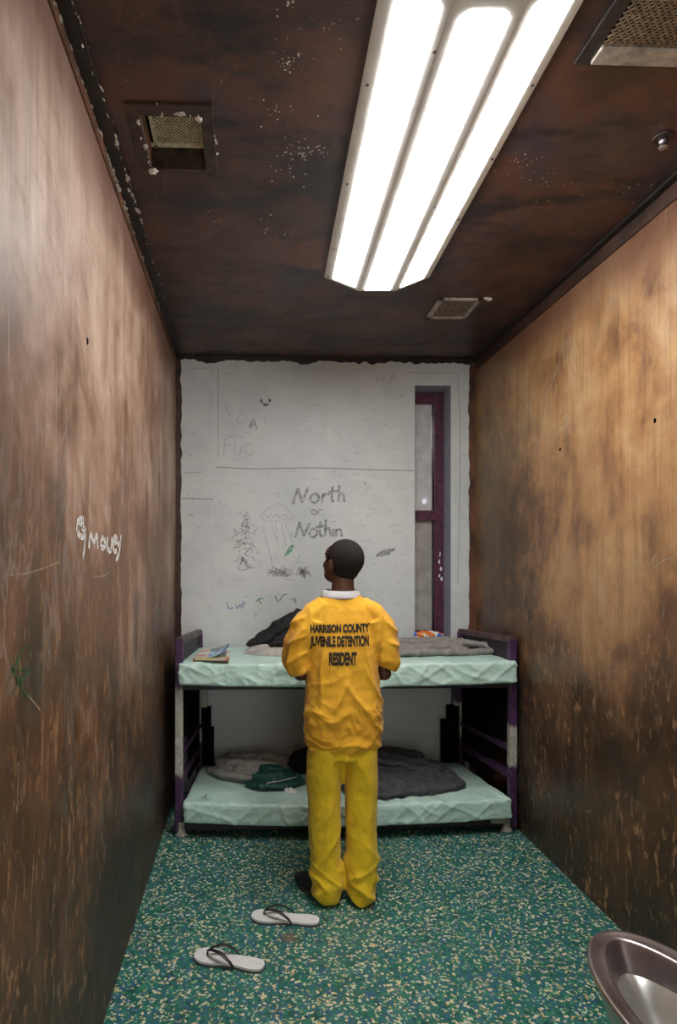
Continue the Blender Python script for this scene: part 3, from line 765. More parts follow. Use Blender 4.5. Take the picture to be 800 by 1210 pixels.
# small pen mark on the lower mattress
bm = bmesh.new()
tr = BVHTree.FromPolygons([v.co for v in ml.data.vertices], [p.vertices for p in ml.data.polygons])
def ontop(tree, u, v, Z, off=.0015):
    p = onz(u, v, Z); h = tree.ray_cast(Vector((p.x, p.y, Z+1)), Vector((0,0,-1)))[0]
    return (h if h else p)+Vector((0,0,off))
for l in ([(238,944),(245,938),(242,944),(247,944.5)],):
    ribbon(bm, [ontop(tr, u, v, .215, .003) for u, v in l], .006, Vector((0,0,1)))
link('pen_mark', bm, 'black_cloth', ml)

# ------------------------------------------------------------------ soft goods
def mound(name, m, outline, z0, hfn, label, cat, group=None, base=None, nr=34, round_=.5, fold=.0, seed=0, tree=None, parent=None, den=7):
    """lump of cloth: closed outline on the surface it lies on, height by hfn(x,y), folded surface"""
    o2 = smoothline(outline+[outline[0]], den)[:-1]; n = len(o2)
    cx = sum(p[0] for p in o2)/n; cy = sum(p[1] for p in o2)/n
    bm = bmesh.new(); top = []; bot = []
    def zb(x, y):
        if tree is None: return z0
        h = tree.ray_cast(Vector((x, y, z0+.6)), Vector((0,0,-1)))[0]
        return (h.z if h and h.z > z0-.12 else z0)
    for i in range(1, nr+1):
        r = i/nr; ring = []; rb = []
        for (x, y) in o2:
            X, Y = cx+(x-cx)*r, cy+(y-cy)*r
            prof = (1-r**4)**round_
            z = zb(X, Y); h = hfn(X, Y)*prof
            h += fold*prof*(noise.noise(Vector((X*9, Y*12, seed)))*1.2 + ridge(Vector((X*6+Y*4, Y*10-X*3, seed+3)), 4)*1.3)
            ring.append(bm.verts.new((X, Y, z+max(.003, h)))); 
            rb.append(bm.verts.new((X, Y, z+.001)) if i == nr else None)
        top.append(ring); bot.append(rb)
    c = bm.verts.new((cx, cy, zb(cx, cy)+hfn(cx, cy)+fold*(noise.noise(Vector((cx*9, cy*12, seed)))*1.2)))
    for k in range(n): bm.faces.new((c, top[0][k], top[0][(k+1)%n]))
    for a, b in zip(top, top[1:]):
        for k in range(n): bm.faces.new((a[k], b[k], b[(k+1)%n], a[(k+1)%n]))
    for k in range(n): bm.faces.new((top[-1][k], bot[-1][k], bot[-1][(k+1)%n], top[-1][(k+1)%n]))
    bm.faces.new(bot[-1][::-1])
    bmesh.ops.recalc_face_normals(bm, faces=bm.faces)
    o = link(name, bm, m, parent, True)
    if label: tag(o, label, cat, group)
    return o
tu = BVHTree.FromPolygons([v.co for v in mu.data.vertices], [p.vertices for p in mu.data.polygons])
tl = tr
ZU, ZL = 1.006, .215
def og(Z, *uv): return [tuple(onz(u, v, Z)[:2]) for u, v in uv]
# grey blanket, upper bunk right
def heap(name, m, base, rolls, label, cat, vox=.0065, sm=5, amp=.006, seed=0, floor=None, flat=None):
    """bunched cloth: a low body plus the rolled folds lying on it, fused into one skin"""
    bm = bmesh.new(); bm.from_mesh(base.data); old = base.data; bpy.data.objects.remove(base); bpy.data.meshes.remove(old)
    for pts in rolls:
        P = smoothline([tuple(p) for p in pts], 6)
        tube(bm, [((x, y, z), a*.3 if k in (0, len(P)-1) else a, b*.3 if k in (0, len(P)-1) else b) for k, (x, y, z, a, b) in enumerate(P)], hint=Vector((.13,.1,1)), n=14)
    me = remesh(bm, vox, sm_iter=sm)
    def f(c, n):
        w = c+Vector((seed, 0, 0))
        return amp*(ridge(Vector((w.x*8+c.y*5, c.y*13-w.x*3, c.z*9)), 3)-.3)+amp*.5*noise.noise(w*26)
    displace(me, f)
    if floor is not None:
        for v in me.vertices: v.co.z = max(v.co.z, floor+.0)
    return tag(linkme(name, me, m, None, True), label, cat)
def crease(a, period, warp, amp, x, y, seed, pw=.7):
    """bunched cloth: round folds with sharp valleys, running along the line where a is constant"""
    w = a + warp*noise.noise(Vector((x*3.2, y*3.2, seed))) + warp*.4*noise.noise(Vector((x*9, y*9, seed+5)))
    return amp*(abs(math.sin(PI*w/period))**pw-.5)
def hb(x, y):
    s = (y-3.90)/.42; e = min(1, max(0, (x-1.22)/.2))
    return .050 + crease(y-.16*x, .125, .07, .034, x, y, 2.) + crease(y*.4+x, .22, .14, .016, x, y, 8.) + .014*s + .012*e
bz = ZU
b0 = mound('blanket', 'grey_wool', [(.72,3.94),(.95,3.935),(1.2,3.95),(1.40,3.96),(1.50,4.02),(1.50,4.10),(1.40,4.20),(1.3,4.28),(1.1,4.32),(.9,4.32),(.72,4.32),(.62,4.15),(.63,3.98)], bz,
      lambda x, y: .030, None, None, fold=.003, seed=2, tree=tu, nr=30, den=8)
heap('blanket', 'grey_wool', b0, [
    [(.60,3.97,bz+.020,.018,.040),(.80,3.945,bz+.018,.020,.036),(1.02,3.95,bz+.020,.020,.038),(1.25,3.965,bz+.018,.018,.032),(1.46,3.99,bz+.016,.015,.028)],
    [(.58,4.06,bz+.040,.024,.045),(.82,4.03,bz+.042,.024,.050),(1.05,4.01,bz+.044,.024,.042),(1.22,4.045,bz+.040,.022,.040),(1.38,4.02,bz+.034,.020,.034)],
    [(.62,4.20,bz+.050,.030,.060),(.90,4.17,bz+.054,.030,.060),(1.15,4.13,bz+.056,.028,.045),(1.34,4.10,bz+.058,.024,.036),(1.47,4.09,bz+.052,.022,.032),(1.535,4.04,bz+.032,.020,.028),(1.50,3.985,bz+.022,.018,.026),(1.36,3.99,bz+.026,.012,.022)],
    [(1.05,4.24,bz+.046,.028,.05),(1.25,4.22,bz+.060,.024,.04),(1.42,4.20,bz+.050,.022,.04),(1.51,4.13,bz+.030,.020,.03)],
    [(.65,4.28,bz+.040,.030,.05),(.9,4.28,bz+.045,.028,.05),(1.1,4.29,bz+.040,.026,.04)]],
    'grey wool blanket rolled along the upper bunk right of the boy', 'blanket', seed=2, amp=.009, sm=3)
# pale blanket under the jacket, upper bunk left
mound('blanket', 'light_wool', [(-.02,4.07),(.10,3.99),(.28,3.98),(.42,3.99),(.44,4.12),(.40,4.30),(.15,4.33),(.03,4.22)], ZU,
      lambda x, y: .042+crease(y+.1*x, .11, .06, .034, x, y, 4.), 'pale beige blanket under the black jacket on the upper bunk', 'blanket', None, fold=.006, seed=6, tree=tu, nr=50, den=12)
def hj(x, y):
    t = min(1, max(0, (x-.03)/.30)); return .065+.205*t**.85*(1-.25*max(0, (x-.38)/.2)) - .10*max(0, (4.13-y)/.12) + crease(x*.9+y*.5, .10, .08, .026, x, y, 3.)*t
b0 = mound('jacket', 'black_cloth', [(.03,4.16),(.12,4.10),(.26,4.08),(.42,4.09),(.52,4.16),(.53,4.30),(.46,4.40),(.22,4.40),(.10,4.33),(.02,4.25)], ZU,
      lambda x, y: hj(x, y)*.94, None, None, fold=.004, seed=9, nr=40, den=12)
heap('jacket', 'black_cloth', b0, [
    [(.02,4.15,1.050,.014,.026),(.10,4.11,1.075,.018,.03),(.20,4.12,1.145,.018,.03),(.30,4.14,1.205,.018,.03),(.42,4.17,1.25,.02,.03)],
    [(.08,4.22,1.085,.018,.03),(.18,4.20,1.175,.020,.03),(.28,4.21,1.225,.02,.03),(.38,4.24,1.26,.02,.03)],
    [(.14,4.10,1.060,.014,.026),(.26,4.085,1.085,.018,.03),(.38,4.09,1.12,.018,.03),(.48,4.12,1.13,.02,.03)],
    [(.00,4.20,1.040,.012,.03),(.06,4.25,1.075,.014,.04),(.14,4.30,1.12,.02,.04),(.26,4.33,1.18,.02,.04)]],
    'black jacket heaped against the back wall on the upper bunk left of the boy', 'jacket', seed=5, amp=.011, sm=3)
# lower bunk
def pil(x, y):
    return .088*(1-min(1,((x+.0)/.34)**2*.3))+.01 + crease(x*.6+y, .12, .10, .020, x, y, 6.) + crease(x-y*.3, .17, .10, .012, x, y, 9.)
q = ZL
b0 = mound('pillow', 'pillow', [(-.20,4.14),(-.10,4.06),(.08,4.01),(.22,4.05),(.30,4.2),(.24,4.34),(.05,4.38),(-.14,4.36),(-.23,4.26)], ZL,
      lambda x, y: pil(x, y)*.85, None, None, fold=.004, seed=12, tree=tl, nr=40, den=10)
heap('pillow', 'pillow', b0, [
    [(-.24,4.20,q+.03,.018,.03),(-.16,4.10,q+.04,.022,.035),(-.04,4.03,q+.04,.022,.035),(.08,4.00,q+.035,.02,.03),(.18,4.02,q+.03,.016,.03)],
    [(-.20,4.24,q+.07,.020,.035),(-.06,4.14,q+.09,.024,.04),(.08,4.10,q+.09,.022,.04),(.20,4.14,q+.08,.02,.035)],
    [(-.14,4.32,q+.08,.022,.04),(.02,4.26,q+.10,.024,.04),(.16,4.27,q+.095,.022,.04),(.27,4.24,q+.06,.018,.03)],
    [(.00,4.06,q+.070,.012,.02),(.05,4.14,q+.095,.014,.022),(.08,4.24,q+.105,.014,.022)]],
    'limp grey-white pillow at the left end of the lower bunk', 'pillow', seed=11, amp=.009, sm=4)
b0 = mound('cloth_bundle', 'green_cloth', [(.01,3.98),(.06,3.91),(.16,3.895),(.26,3.94),(.33,4.02),(.28,4.09),(.16,4.12),(.06,4.08)], ZL,
      lambda x, y: .066+.012*math.sin(x*12), None, None, fold=.004, seed=15, tree=tl, nr=30, den=8)
gb = heap('cloth_bundle', 'green_cloth', b0, [
    [(-.01,3.97,q+.02,.014,.025),(.06,3.905,q+.024,.016,.028),(.16,3.885,q+.026,.018,.03),(.26,3.93,q+.024,.016,.03),(.36,4.01,q+.02,.010,.024)],
    [(.03,4.00,q+.05,.018,.03),(.12,3.97,q+.066,.02,.035),(.22,3.99,q+.066,.02,.03),(.34,4.04,q+.035,.012,.03)],
    [(.08,4.07,q+.07,.02,.035),(.18,4.05,q+.082,.018,.03),(.28,4.07,q+.055,.016,.03)]],
    'dark green cloth bundle with a white tag before the pillow on the lower bunk', 'bundle', seed=17, amp=.009, sm=4)
bm = bmesh.new(); ribbon(bm, [(.115,3.865,.245),(.12,3.878,.262),(.20,3.895,.268),(.30,3.96,.27)], .007, Vector((0,-.6,.8))); link('drawstring', bm, 'light_wool', gb)
mound('paper_tag', 'white_paper', [(.215,3.885),(.235,3.845),(.275,3.835),(.30,3.86),(.29,3.90),(.25,3.925)], ZL+.0,
      lambda x, y: .012+crease(x, .035, .03, .012, x, y, 1.), None, None, fold=.006, seed=31, tree=tl, nr=16, parent=gb)
mound('sweatshirt', 'black_cloth', [(.24,4.27),(.34,4.20),(.50,4.18),(.66,4.20),(.70,4.32),(.60,4.41),(.34,4.41)], ZL,
      lambda x, y: .11, 'black clothing heap at the back of the lower bunk behind the boy', 'clothing', None, fold=.02, seed=18, tree=tl, nr=30)
def hd(x, y):
    t = min(1, max(0, (y-3.70)/.42))
    h = .045+.085*t - .05*max(0, x-1.12)
    dx, dy = x-.70, y-4.25
    ang = math.atan2(dy, dx)
    h += crease(ang*.42, .16, .10, .040, x, y, 1.)*min(1, math.hypot(dx, dy)/.25)
    h += crease(x*.5-y, .15, .12, .022, x, y, 7.)
    return h
b0 = mound('blanket', 'dark_wool', [(.60,3.80),(.70,3.735),(.80,3.715),(.94,3.75),(1.10,3.79),(1.20,3.83),(1.25,3.89),(1.25,4.05),(1.20,4.24),(1.0,4.36),(.76,4.40),(.60,4.30),(.54,4.05)], ZL,
      lambda x, y: .035+.080*min(1, max(0, (y-3.74)/.45))-.04*max(0, x-1.05), None, None, fold=.004, seed=21, tree=tl, nr=50, den=12)
q = ZL
heap('blanket', 'dark_wool', b0, [
    [(.58,3.86,q+.040,.018,.03),(.68,3.77,q+.026,.018,.03),(.80,3.735,q+.020,.016,.03),(.96,3.775,q+.024,.016,.03),(1.10,3.815,q+.024,.018,.03),(1.22,3.845,q+.022,.020,.032)],
    [(1.22,3.84,q+.024,.020,.032),(1.275,3.88,q+.030,.020,.032),(1.26,3.96,q+.040,.020,.03),(1.25,4.08,q+.050,.020,.03),(1.19,4.2,q+.06,.02,.03)],
    [(.66,4.22,q+.115,.022,.03),(.74,4.05,q+.100,.020,.03),(.80,3.90,q+.070,.018,.026),(.88,3.82,q+.045,.014,.024)],
    [(.62,4.02,q+.095,.024,.035),(.68,3.92,q+.075,.02,.03),(.74,3.83,q+.05,.016,.026)],
    [(.70,4.10,q+.110,.020,.03),(.88,4.06,q+.105,.020,.03),(1.04,4.00,q+.085,.02,.028),(1.18,3.97,q+.060,.02,.028),(1.26,3.93,q+.04,.018,.03)],
    [(.84,4.22,q+.115,.022,.035),(1.00,4.15,q+.105,.022,.034),(1.14,4.08,q+.085,.02,.03),(1.22,4.02,q+.060,.018,.03)],
    [(.92,3.95,q+.075,.016,.024),(1.02,3.90,q+.06,.016,.024),(1.14,3.88,q+.05,.018,.026)],
    [(.60,4.30,q+.120,.026,.04),(.80,4.32,q+.120,.026,.04),(1.02,4.28,q+.112,.024,.04),(1.14,4.20,q+.095,.02,.03)]],
    'charcoal blanket crumpled on the lower bunk right of the boy', 'blanket', seed=7, amp=.015, sm=3)

# magazine on the upper bunk
def page_mat():
    m = M('magazine_cover', (.8,.75,.7), .35)
    vv = m.voro(16, out='Color'); s = m.n.new('ShaderNodeSeparateColor'); m.l.new(vv, s.inputs[0])
    c = m.ramp(s.outputs[0], [(0, (.62,.50,.42)), (.35, (.70,.66,.60)), (.6, (.55,.22,.12)), (.72, (.66,.60,.30)), (.85, (.70,.70,.72))], 'CONSTANT')
    m.set('Base Color', c); mat['magazine'] = m.m
    m = M('magazine_flap', (.2,.3,.7), .35)
    vv = m.voro(22, out='Color'); s = m.n.new('ShaderNodeSeparateColor'); m.l.new(vv, s.inputs[0])
    m.set('Base Color', m.ramp(s.outputs[0], [(0, (.20,.28,.65)), (.4, (.60,.66,.82)), (.65, (.08,.35,.12)), (.8, (.06,.10,.30))], 'CONSTANT')); mat['flap'] = m.m
    m = M('wrapper_foil', (.8,.3,.05), .3)
    vv = m.voro(30, out='Color'); s = m.n.new('ShaderNodeSeparateColor'); m.l.new(vv, s.inputs[0])
    m.set('Base Color', m.ramp(s.outputs[0], [(0, (.80,.22,.03)), (.4, (.10,.18,.70)), (.6, (.85,.80,.75)), (.8, (.70,.10,.05))], 'CONSTANT')); mat['foil'] = m.m
page_mat()
zm = 1.018
mg = thing('magazine', 'colourful magazine with a curled-up cover on the upper bunk at the left end', 'magazine', (*onz(250, 775, zm)[:2], zm))
A, B, Cc, D = [onz(*q, zm) for q in ((228,780),(271,781),(271,772),(238,770))]
bm = bmesh.new(); lo = [bm.verts.new(p) for p in (A, B, Cc+Vector((0,.07,0)), D+Vector((0,.05,0)))]; hi = [bm.verts.new(q.co+Vector((0,0,.012))) for q in lo]
bm.faces.new(lo[::-1]); bm.faces.new(hi)
for i in range(4): bm.faces.new((lo[i], lo[(i+1)%4], hi[(i+1)%4], hi[i]))
link('pages', bm, 'magazine', mg)
bm = bmesh.new(); rows = []
for i in range(11):
    t = i/10; h = .012+.075*t**2.2
    p = A.lerp(B, .40+.62*t)+Vector((0, .035, h)); q = D.lerp(Cc, .35+.63*t)+Vector((0, .075, h*(1.1-.5*t)))
    rows.append((bm.verts.new(p), bm.verts.new(q), bm.verts.new(q+Vector((0,0,.0015))), bm.verts.new(p+Vector((0,0,.0015)))))
for a, b in zip(rows, rows[1:]):
    for k in range(4): bm.faces.new((a[k], b[k], b[(k+1)%4], a[(k+1)%4]))
bm.faces.new(rows[0]); bm.faces.new(rows[-1][::-1]); bmesh.ops.recalc_face_normals(bm, faces=bm.faces)
link('cover', bm, 'flap', mg, True)
# snack wrapper at the foot of the window
bm = bmesh.new(); c = at(508, 753, 4.40)
tube(bm, [((c.x-.10, 4.43, 1.075), .006, .02), ((c.x-.07, 4.43, 1.078), .020, .028), ((c.x, 4.43, 1.078), .026, .032), ((c.x+.06, 4.43, 1.076), .022, .028), ((c.x+.10, 4.43, 1.074), .006, .022)], hint=Vector((0,1,0)), n=14)
for vv in bm.verts: vv.co.z -= .0
me = remesh(bm, .004); displace(me, lambda c, n: .009*noise.noise(c*45)); tag(linkme('snack_wrapper', me, 'foil', None, True), 'crumpled orange and blue wrapper at the foot of the slot window', 'wrapper')

# ------------------------------------------------------------------ flip-flops
def flipflop(toe, heel, label, flip):
    toe, heel = Vector((*toe, 0)), Vector((*heel, 0)); Ln = (toe-heel).length; d = (toe-heel).normalized()
    ang = math.atan2(d.y, d.x)
    r = thing('flip_flop', label, 'flip-flop', heel.lerp(toe, .5), 'white flip-flops on the floor'); r.rotation_euler = (0, 0, ang)
    # sole outline in local x (heel -L/2 .. toe +L/2)
    def outline(k=1.0):
        pts = []
        W = [(-.5,.0),(-.485,.040),(-.42,.066),(-.30,.074),(-.12,.070),(.05,.074),(.22,.092),(.36,.092),(.45,.066),(.49,.034),(.5,.0)]
        up = [(x*Ln, (w*.52+ (.004 if x > .1 else 0))) for x, w in W]
        dn = [(x*Ln, -(w*.52*(.90 if -.25 < x < .1 else 1))) for x, w in W[::-1][1:-1]]
        P = smoothline(up+dn+[up[0]], 4)[:-1]
        return [(x*k, (y if flip else -y)*k) for x, y in P]
    P = outline(); 
    def slab(z0, z1, k, m, name):
        bm = bmesh.new(); lo = [bm.verts.new((x*k, y*k, z0)) for x, y in P]; hi = [bm.verts.new((x*k, y*k, z1)) for x, y in P]
        bm.faces.new(lo[::-1]); f = bm.faces.new(hi); n = len(P)
        for i in range(n): bm.faces.new((lo[i], lo[(i+1)%n], hi[(i+1)%n], hi[i]))
        bmesh.ops.recalc_face_normals(bm, faces=bm.faces)
        o = link(name, bm, m); o.parent = r
    slab(.0005, .010, 1.0, 'sandal_edge', 'outsole'); slab(.010, .018, .985, 'sandal', 'footbed')
    tx = .31*Ln
    bm = bmesh.new()
    tube(bm, [((tx, 0, .016), .004, .004), ((tx, 0, .030), .0045, .004)], n=8)
    for s in (1, -1):
        pts = []
        for k in range(10):
            t = k/9; x = tx - t*.42*Ln; y = s*(.040*math.sin(t*PI/2)); z = .030+.034*math.sin(PI*min(1, t*.9+.05))*(1-.3*t)-.013*t
            if k == 9: z = .012
            pts.append(((x, y, z), .0048+.0055*math.sin(PI*t), .003))
        tube(bm, pts, hint=Vector((.4, 1*s, 0)).normalized(), n=8)
    bmesh.ops.recalc_face_normals(bm, faces=bm.faces)
    o = link('strap', bm, 'strap', None, True); o.parent = r
    return r
def fz(u, v): return tuple(onz(u, v, .01)[:2])
flipflop(fz(297,1081.5), fz(378,1089), 'white flip-flop with black strap lying nearer the boy’s feet'.replace('’', "'"), True)
flipflop(fz(230,1128), fz(312.5,1143), 'white flip-flop with black strap lying farther left and nearer the camera', False)

# ------------------------------------------------------------------ steel toilet
tx0, ty0 = 1.155, 1.62
toi = thing('toilet', 'stainless steel prison toilet bowl at the lower right by the right wall', 'toilet', (tx0, ty0, 0))
def egg(b, af, ab, pw, q, n=64, cy=ty0, cx=tx0):
    pts = []
    for k in range(n):
        t = 2*PI*k/n; c = math.cos(t); s = math.sin(t)
        if c >= 0:
            y = c*af; tt = min(1, c); w = b*max(0, (1-tt**pw))**q
            w = w if s >= 0 else -w
        else: y = c*ab; w = b*s
        pts.append((cx+w, cy+y))
    return pts
def ringstack(loops, close_last=True):
    bm = bmesh.new(); L = [[bm.verts.new((x, y, z)) for x, y in pts] for pts, z in loops]; n = len(L[0])
    for a, b in zip(L, L[1:]):
        for k in range(n): bm.faces.new((a[k], a[(k+1)%n], b[(k+1)%n], b[k]))
    if close_last: bm.faces.new(L[-1])
    return bm
E = lambda b, af, ab, **k: egg(b, af, ab, 2.0, .5, **k)
I = lambda b, af, ab, **k: egg(b*.985, af, ab, 1.85, .62, **k)
loops = [(E(.105,.17,.20), 0), (E(.11,.18,.22), .02), (E(.125,.22,.26), .12), (E(.16,.30,.30), .26), (E(.185,.385,.32), .365),
         (E(.194,.402,.33), .378), (E(.199,.410,.335), .388), (E(.199,.410,.335), .397), (E(.195,.405,.333), .403), (E(.188,.398,.33), .403),
         (E(.180,.388,.32), .400), (I(.160,.378,.28), .398), (I(.155,.372,.275), .398), (I(.150,.366,.27), .392), (I(.145,.355,.26), .375), (I(.140,.335,.25), .345), (I(.138,.320,.245), .315)]
bm = ringstack(loops, False); bmesh.ops.recalc_face_normals(bm, faces=bm.faces); link('bowl', bm, 'steel', toi, True)
loops = [(I(.1385,.321,.246), .318), (I(.128,.29,.23), .30), (I(.115,.25,.21), .27), (I(.09,.19,.17), .225), (I(.06,.12,.12), .19), (I(.03,.05,.06), .175)]
bm = ringstack(loops); link('basin', bm, 'porcelain_stain', toi, True)
part('cabinet', 'steel', lambda b: box(b, .93, XR-.002, .72, ty0-.30, 0, .95, .012), parent=toi)
part('cabinet_top', 'steel', lambda b: box(b, .915, XR-.001, .71, ty0-.29, .95, .975, .006), parent=toi)

# ------------------------------------------------------------------ the boy
bx, by = at(405.5, 900, 3.06).x, 3.06
boy = thing('person', 'person in mustard detention shirt and yellow trousers standing with back turned, looking up', 'person', (bx, by, 0))
def bl(name, me, m, smooth=True, parent=None):
    me.transform(Matrix.Translation((bx, by, 0)))
    return linkme(name, me, m, parent or boy, smooth)
HR = Euler((math.radians(14), math.radians(2), math.radians(38)), 'XYZ').to_matrix()   # head turned left and up
HC = Vector((.000, .012, 1.583))
def hp(x, y, z): return HC + HR @ Vector((x, y, z))
class HRot:
    def to_matrix(s): return HR
def hball(bm, c, r, rz=0):
    g = bmesh.ops.create_uvsphere(bm, u_segments=24, v_segments=16, radius=1)
    m4 = Matrix.Translation(HC) @ HR.to_4x4() @ Matrix.Translation(c) @ Matrix.Rotation(rz, 4, 'Z') @ Matrix.Diagonal((*r, 1))
    bmesh.ops.transform(bm, matrix=m4, verts=g['verts'])
bm = bmesh.new()
# head
hball(bm, (0,-.008,.006), (.076,.092,.090)); hball(bm, (0,.030,-.035), (.062,.062,.072)); hball(bm, (0,.040,-.085), (.044,.048,.034))
hball(bm, (0,.102,-.037), (.012,.012,.011)); hball(bm, (.009,.092,-.040), (.008,.010,.008)); hball(bm, (-.009,.092,-.040), (.008,.010,.008)); hball(bm, (0,.090,-.020), (.008,.010,.024)); hball(bm, (0,.091,-.062), (.022,.011,.007)); hball(bm, (0,.088,-.075), (.019,.011,.007)); hball(bm, (0,.074,-.100), (.020,.014,.014)); hball(bm, (0,.058,.020), (.058,.034,.045))
for s in (-1, 1):
    hball(bm, (s*.030,.078,.012), (.020,.009,.006)); hball(bm, (s*.036,.058,-.038), (.022,.022,.024))
    hball(bm, (s*.079,-.004,-.026), (.007,.019,.031), rz=s*-.35); hball(bm, (s*.076,.002,-.046), (.007,.010,.012))
hball(bm, (0,-.036,-.040), (.056,.045,.050))
# neck
tube(bm, [((-.001,.014,1.36),.052,.050), ((-.001,.006,1.42),.056,.058), ((-.001,.006,1.47),.053,.056), ((.0,.010,1.54),.054,.056)])
# trunk
tube(bm, [((0,.01,.78),.13,.09), ((0,.01,.90),.145,.10), ((0,.01,1.02),.125,.085), ((0,.016,1.18),.135,.082), ((0,.018,1.28),.150,.070), ((0,.020,1.335),.10,.055), ((0,.014,1.38),.055,.050)], n=28)
# arms: upper arm down, forearm forward across the belly
hands = {}
for s in (-1, 1):
    sh, el, wr_ = Vector((s*.158,.016,1.295)), Vector((s*.200,.020,1.045)), Vector((s*.105,.215,1.03))
    tube(bm, [(sh+Vector((-s*.04,0,.0)),.036,.036), (sh,.042,.042), (sh.lerp(el,.4),.043,.042), (sh.lerp(el,.85),.036,.035), (el,.034,.033), (el.lerp(wr_,.15),.036,.034)], hint=Vector((0,1,0)))
    ball(bm, el, (.034,.034,.033))
    tube(bm, [(el,.033,.033), (el.lerp(wr_,.25),.036,.034), (el.lerp(wr_,.7),.028,.025), (wr_,.025,.019), (wr_+(wr_-el).normalized()*.02,.026,.018)], hint=Vector((0,0,1)))
    # hand, palm facing the belly, fingers curled
    d = (wr_-el).normalized(); d = Vector((-s*.75, .62, -.10)).normalized()
    up = Vector((0,0,1)); up = (up-d*up.dot(d)).normalized(); inn = Vector((0,-1,0)); inn = (inn-d*inn.dot(d)-up*inn.dot(up)).normalized()
    w = wr_+ (wr_-el).normalized()*.012
    tube(bm, [(w,.022,.017), (w+d*.03,.034,.016), (w+d*.065,.038,.015), (w+d*.082,.036,.013)], hint=up)
    for i, (o_, ln, rr) in enumerate(((.028,.066,.0085),(.010,.074,.0088),(-.009,.069,.0084),(-.027,.054,.0076))):
        b0 = w+d*.074+up*o_; a1 = (d*.93+inn*.36).normalized(); a2 = (d*.55+inn*.83).normalized(); a3 = (d*.1+inn*.99).normalized()
        p1 = b0+a1*ln*.45; p2 = p1+a2*ln*.32; p3 = p2+a3*ln*.25
        tube(bm, [(b0,rr,rr),(b0.lerp(p1,.5),rr*.95,rr*.95),(p1,rr,rr),(p2,rr*.9,rr*.9),(p3,rr*.75,rr*.75)], hint=up, n=10); ball(bm, p3, (rr*.78,)*3, seg=10)
    t0 = w+d*.022+up*.026; t1 = t0+(d*.55+up*.55+inn*.45).normalized()*.034; t2 = t1+(d*.75+up*.1+inn*.65).normalized()*.026
    tube(bm, [(t0,.011,.012),(t1,.0098,.010),(t2,.0078,.008)], hint=inn, n=10); ball(bm, t2, (.0078,)*3, seg=10)
# legs and feet
feet = {-1: (Vector((-.092,-.035,.07)), math.radians(28)), 1: (Vector((.092,-.025,.07)), math.radians(-14))}
for s in (-1, 1):
    an, yaw = feet[s]
    tube(bm, [((s*.075,.01,.88),.085,.09), ((s*.085,.01,.74),.074,.080), ((s*.088,.0,.52),.052,.054), ((s*.090,-.012,.44),.050,.052), ((s*.091,-.03,.33),.050,.052), ((s*.092,-.034,.16),.033,.036), ((an.x,an.y,.06),.033,.040)], hint=Vector((1,0,0)))
    f = Vector((math.sin(-yaw), math.cos(yaw), 0))
    if s == 1: f = Vector((math.sin(-yaw), math.cos(yaw), 0))
    tube(bm, [(an+Vector((0,0,-.035))-f*.035,.026,.030), (an+Vector((0,0,-.030)),.032,.038), (an+f*.06+Vector((0,0,-.036)),.037,.030), (an+f*.13+Vector((0,0,-.045)),.040,.020), (an+f*.19+Vector((0,0,-.050)),.034,.014)], hint=Vector((f.y,-f.x,0)))
me = remesh(bm, .0046, sm_iter=3)
body = bl('body', me, 'skin')
for s in (-1, 1):
    bm = bmesh.new(); hball(bm, (s*.030,.079,-.004), (.0115,.0085,.0055)); me = bpy.data.meshes.new('eye'); bm.to_mesh(me); bm.free(); bl('eye', me, 'eye_white')
for s in (-1, 1):
    bm = bmesh.new(); hball(bm, (s*.030,.0858,-.004), (.0045,.0026,.0045)); me = bpy.data.meshes.new('iris'); bm.to_mesh(me); bm.free(); bl('iris', me, 'hole_black')
# hair
bm = bmesh.new()
hball(bm, (0,-.014,.013), (.0825,.0965,.0925)); hball(bm, (0,-.034,-.034), (.067,.056,.058)); hball(bm, (.0,-.02,-.005), (.081,.078,.066))
me = remesh(bm, .006, sm_iter=4); displace(me, lambda c, n: .0012*noise.noise(c*160))
bl('hair', me, 'hair')

# shirt
bm = bmesh.new()
tube(bm, [((-.004,.0,.704),.168,.122), ((-.003,.0,.74),.180,.132), ((-.002,.0,.84),.186,.132), ((-.002,.004,.95),.180,.126), ((-.002,.006,1.08),.170,.120), ((-.002,.008,1.20),.172,.116),
          ((-.002,.010,1.29),.178,.108), ((-.002,.012,1.345),.165,.094), ((-.002,.012,1.385),.128,.080), ((-.002,.012,1.415),.092,.070), ((-.002,.012,1.433),.074,.062)], n=36, squ=2.3)
for s in (-1, 1):
    k = 1 if s < 0 else .97
    tube(bm, [((s*.085,.01,1.375),.045,.070), ((s*.135,.012,1.335),.058,.082), ((s*.180,.014,1.270),.066,.088), ((s*.207*k,.016,1.19),.068,.092), ((s*.215*k,.018,1.12),.064,.094), ((s*(.212 if s<0 else .218),.020,1.080 if s<0 else 1.10),.058,.088), ((s*(.205 if s<0 else .208),.020,1.052 if s<0 else 1.075),.050,.078)], hint=Vector((1,0,0)), n=24)
    tube(bm, [((s*.120,.01,1.30),.085,.095), ((s*.150,.012,1.20),.065,.09), ((s*.160,.012,1.12),.040,.06)], n=20)
me = remesh(bm, .0055, sm_iter=8)
def wr(w, pw=1.8): return (1-abs(math.sin(PI*w)))**pw-.25
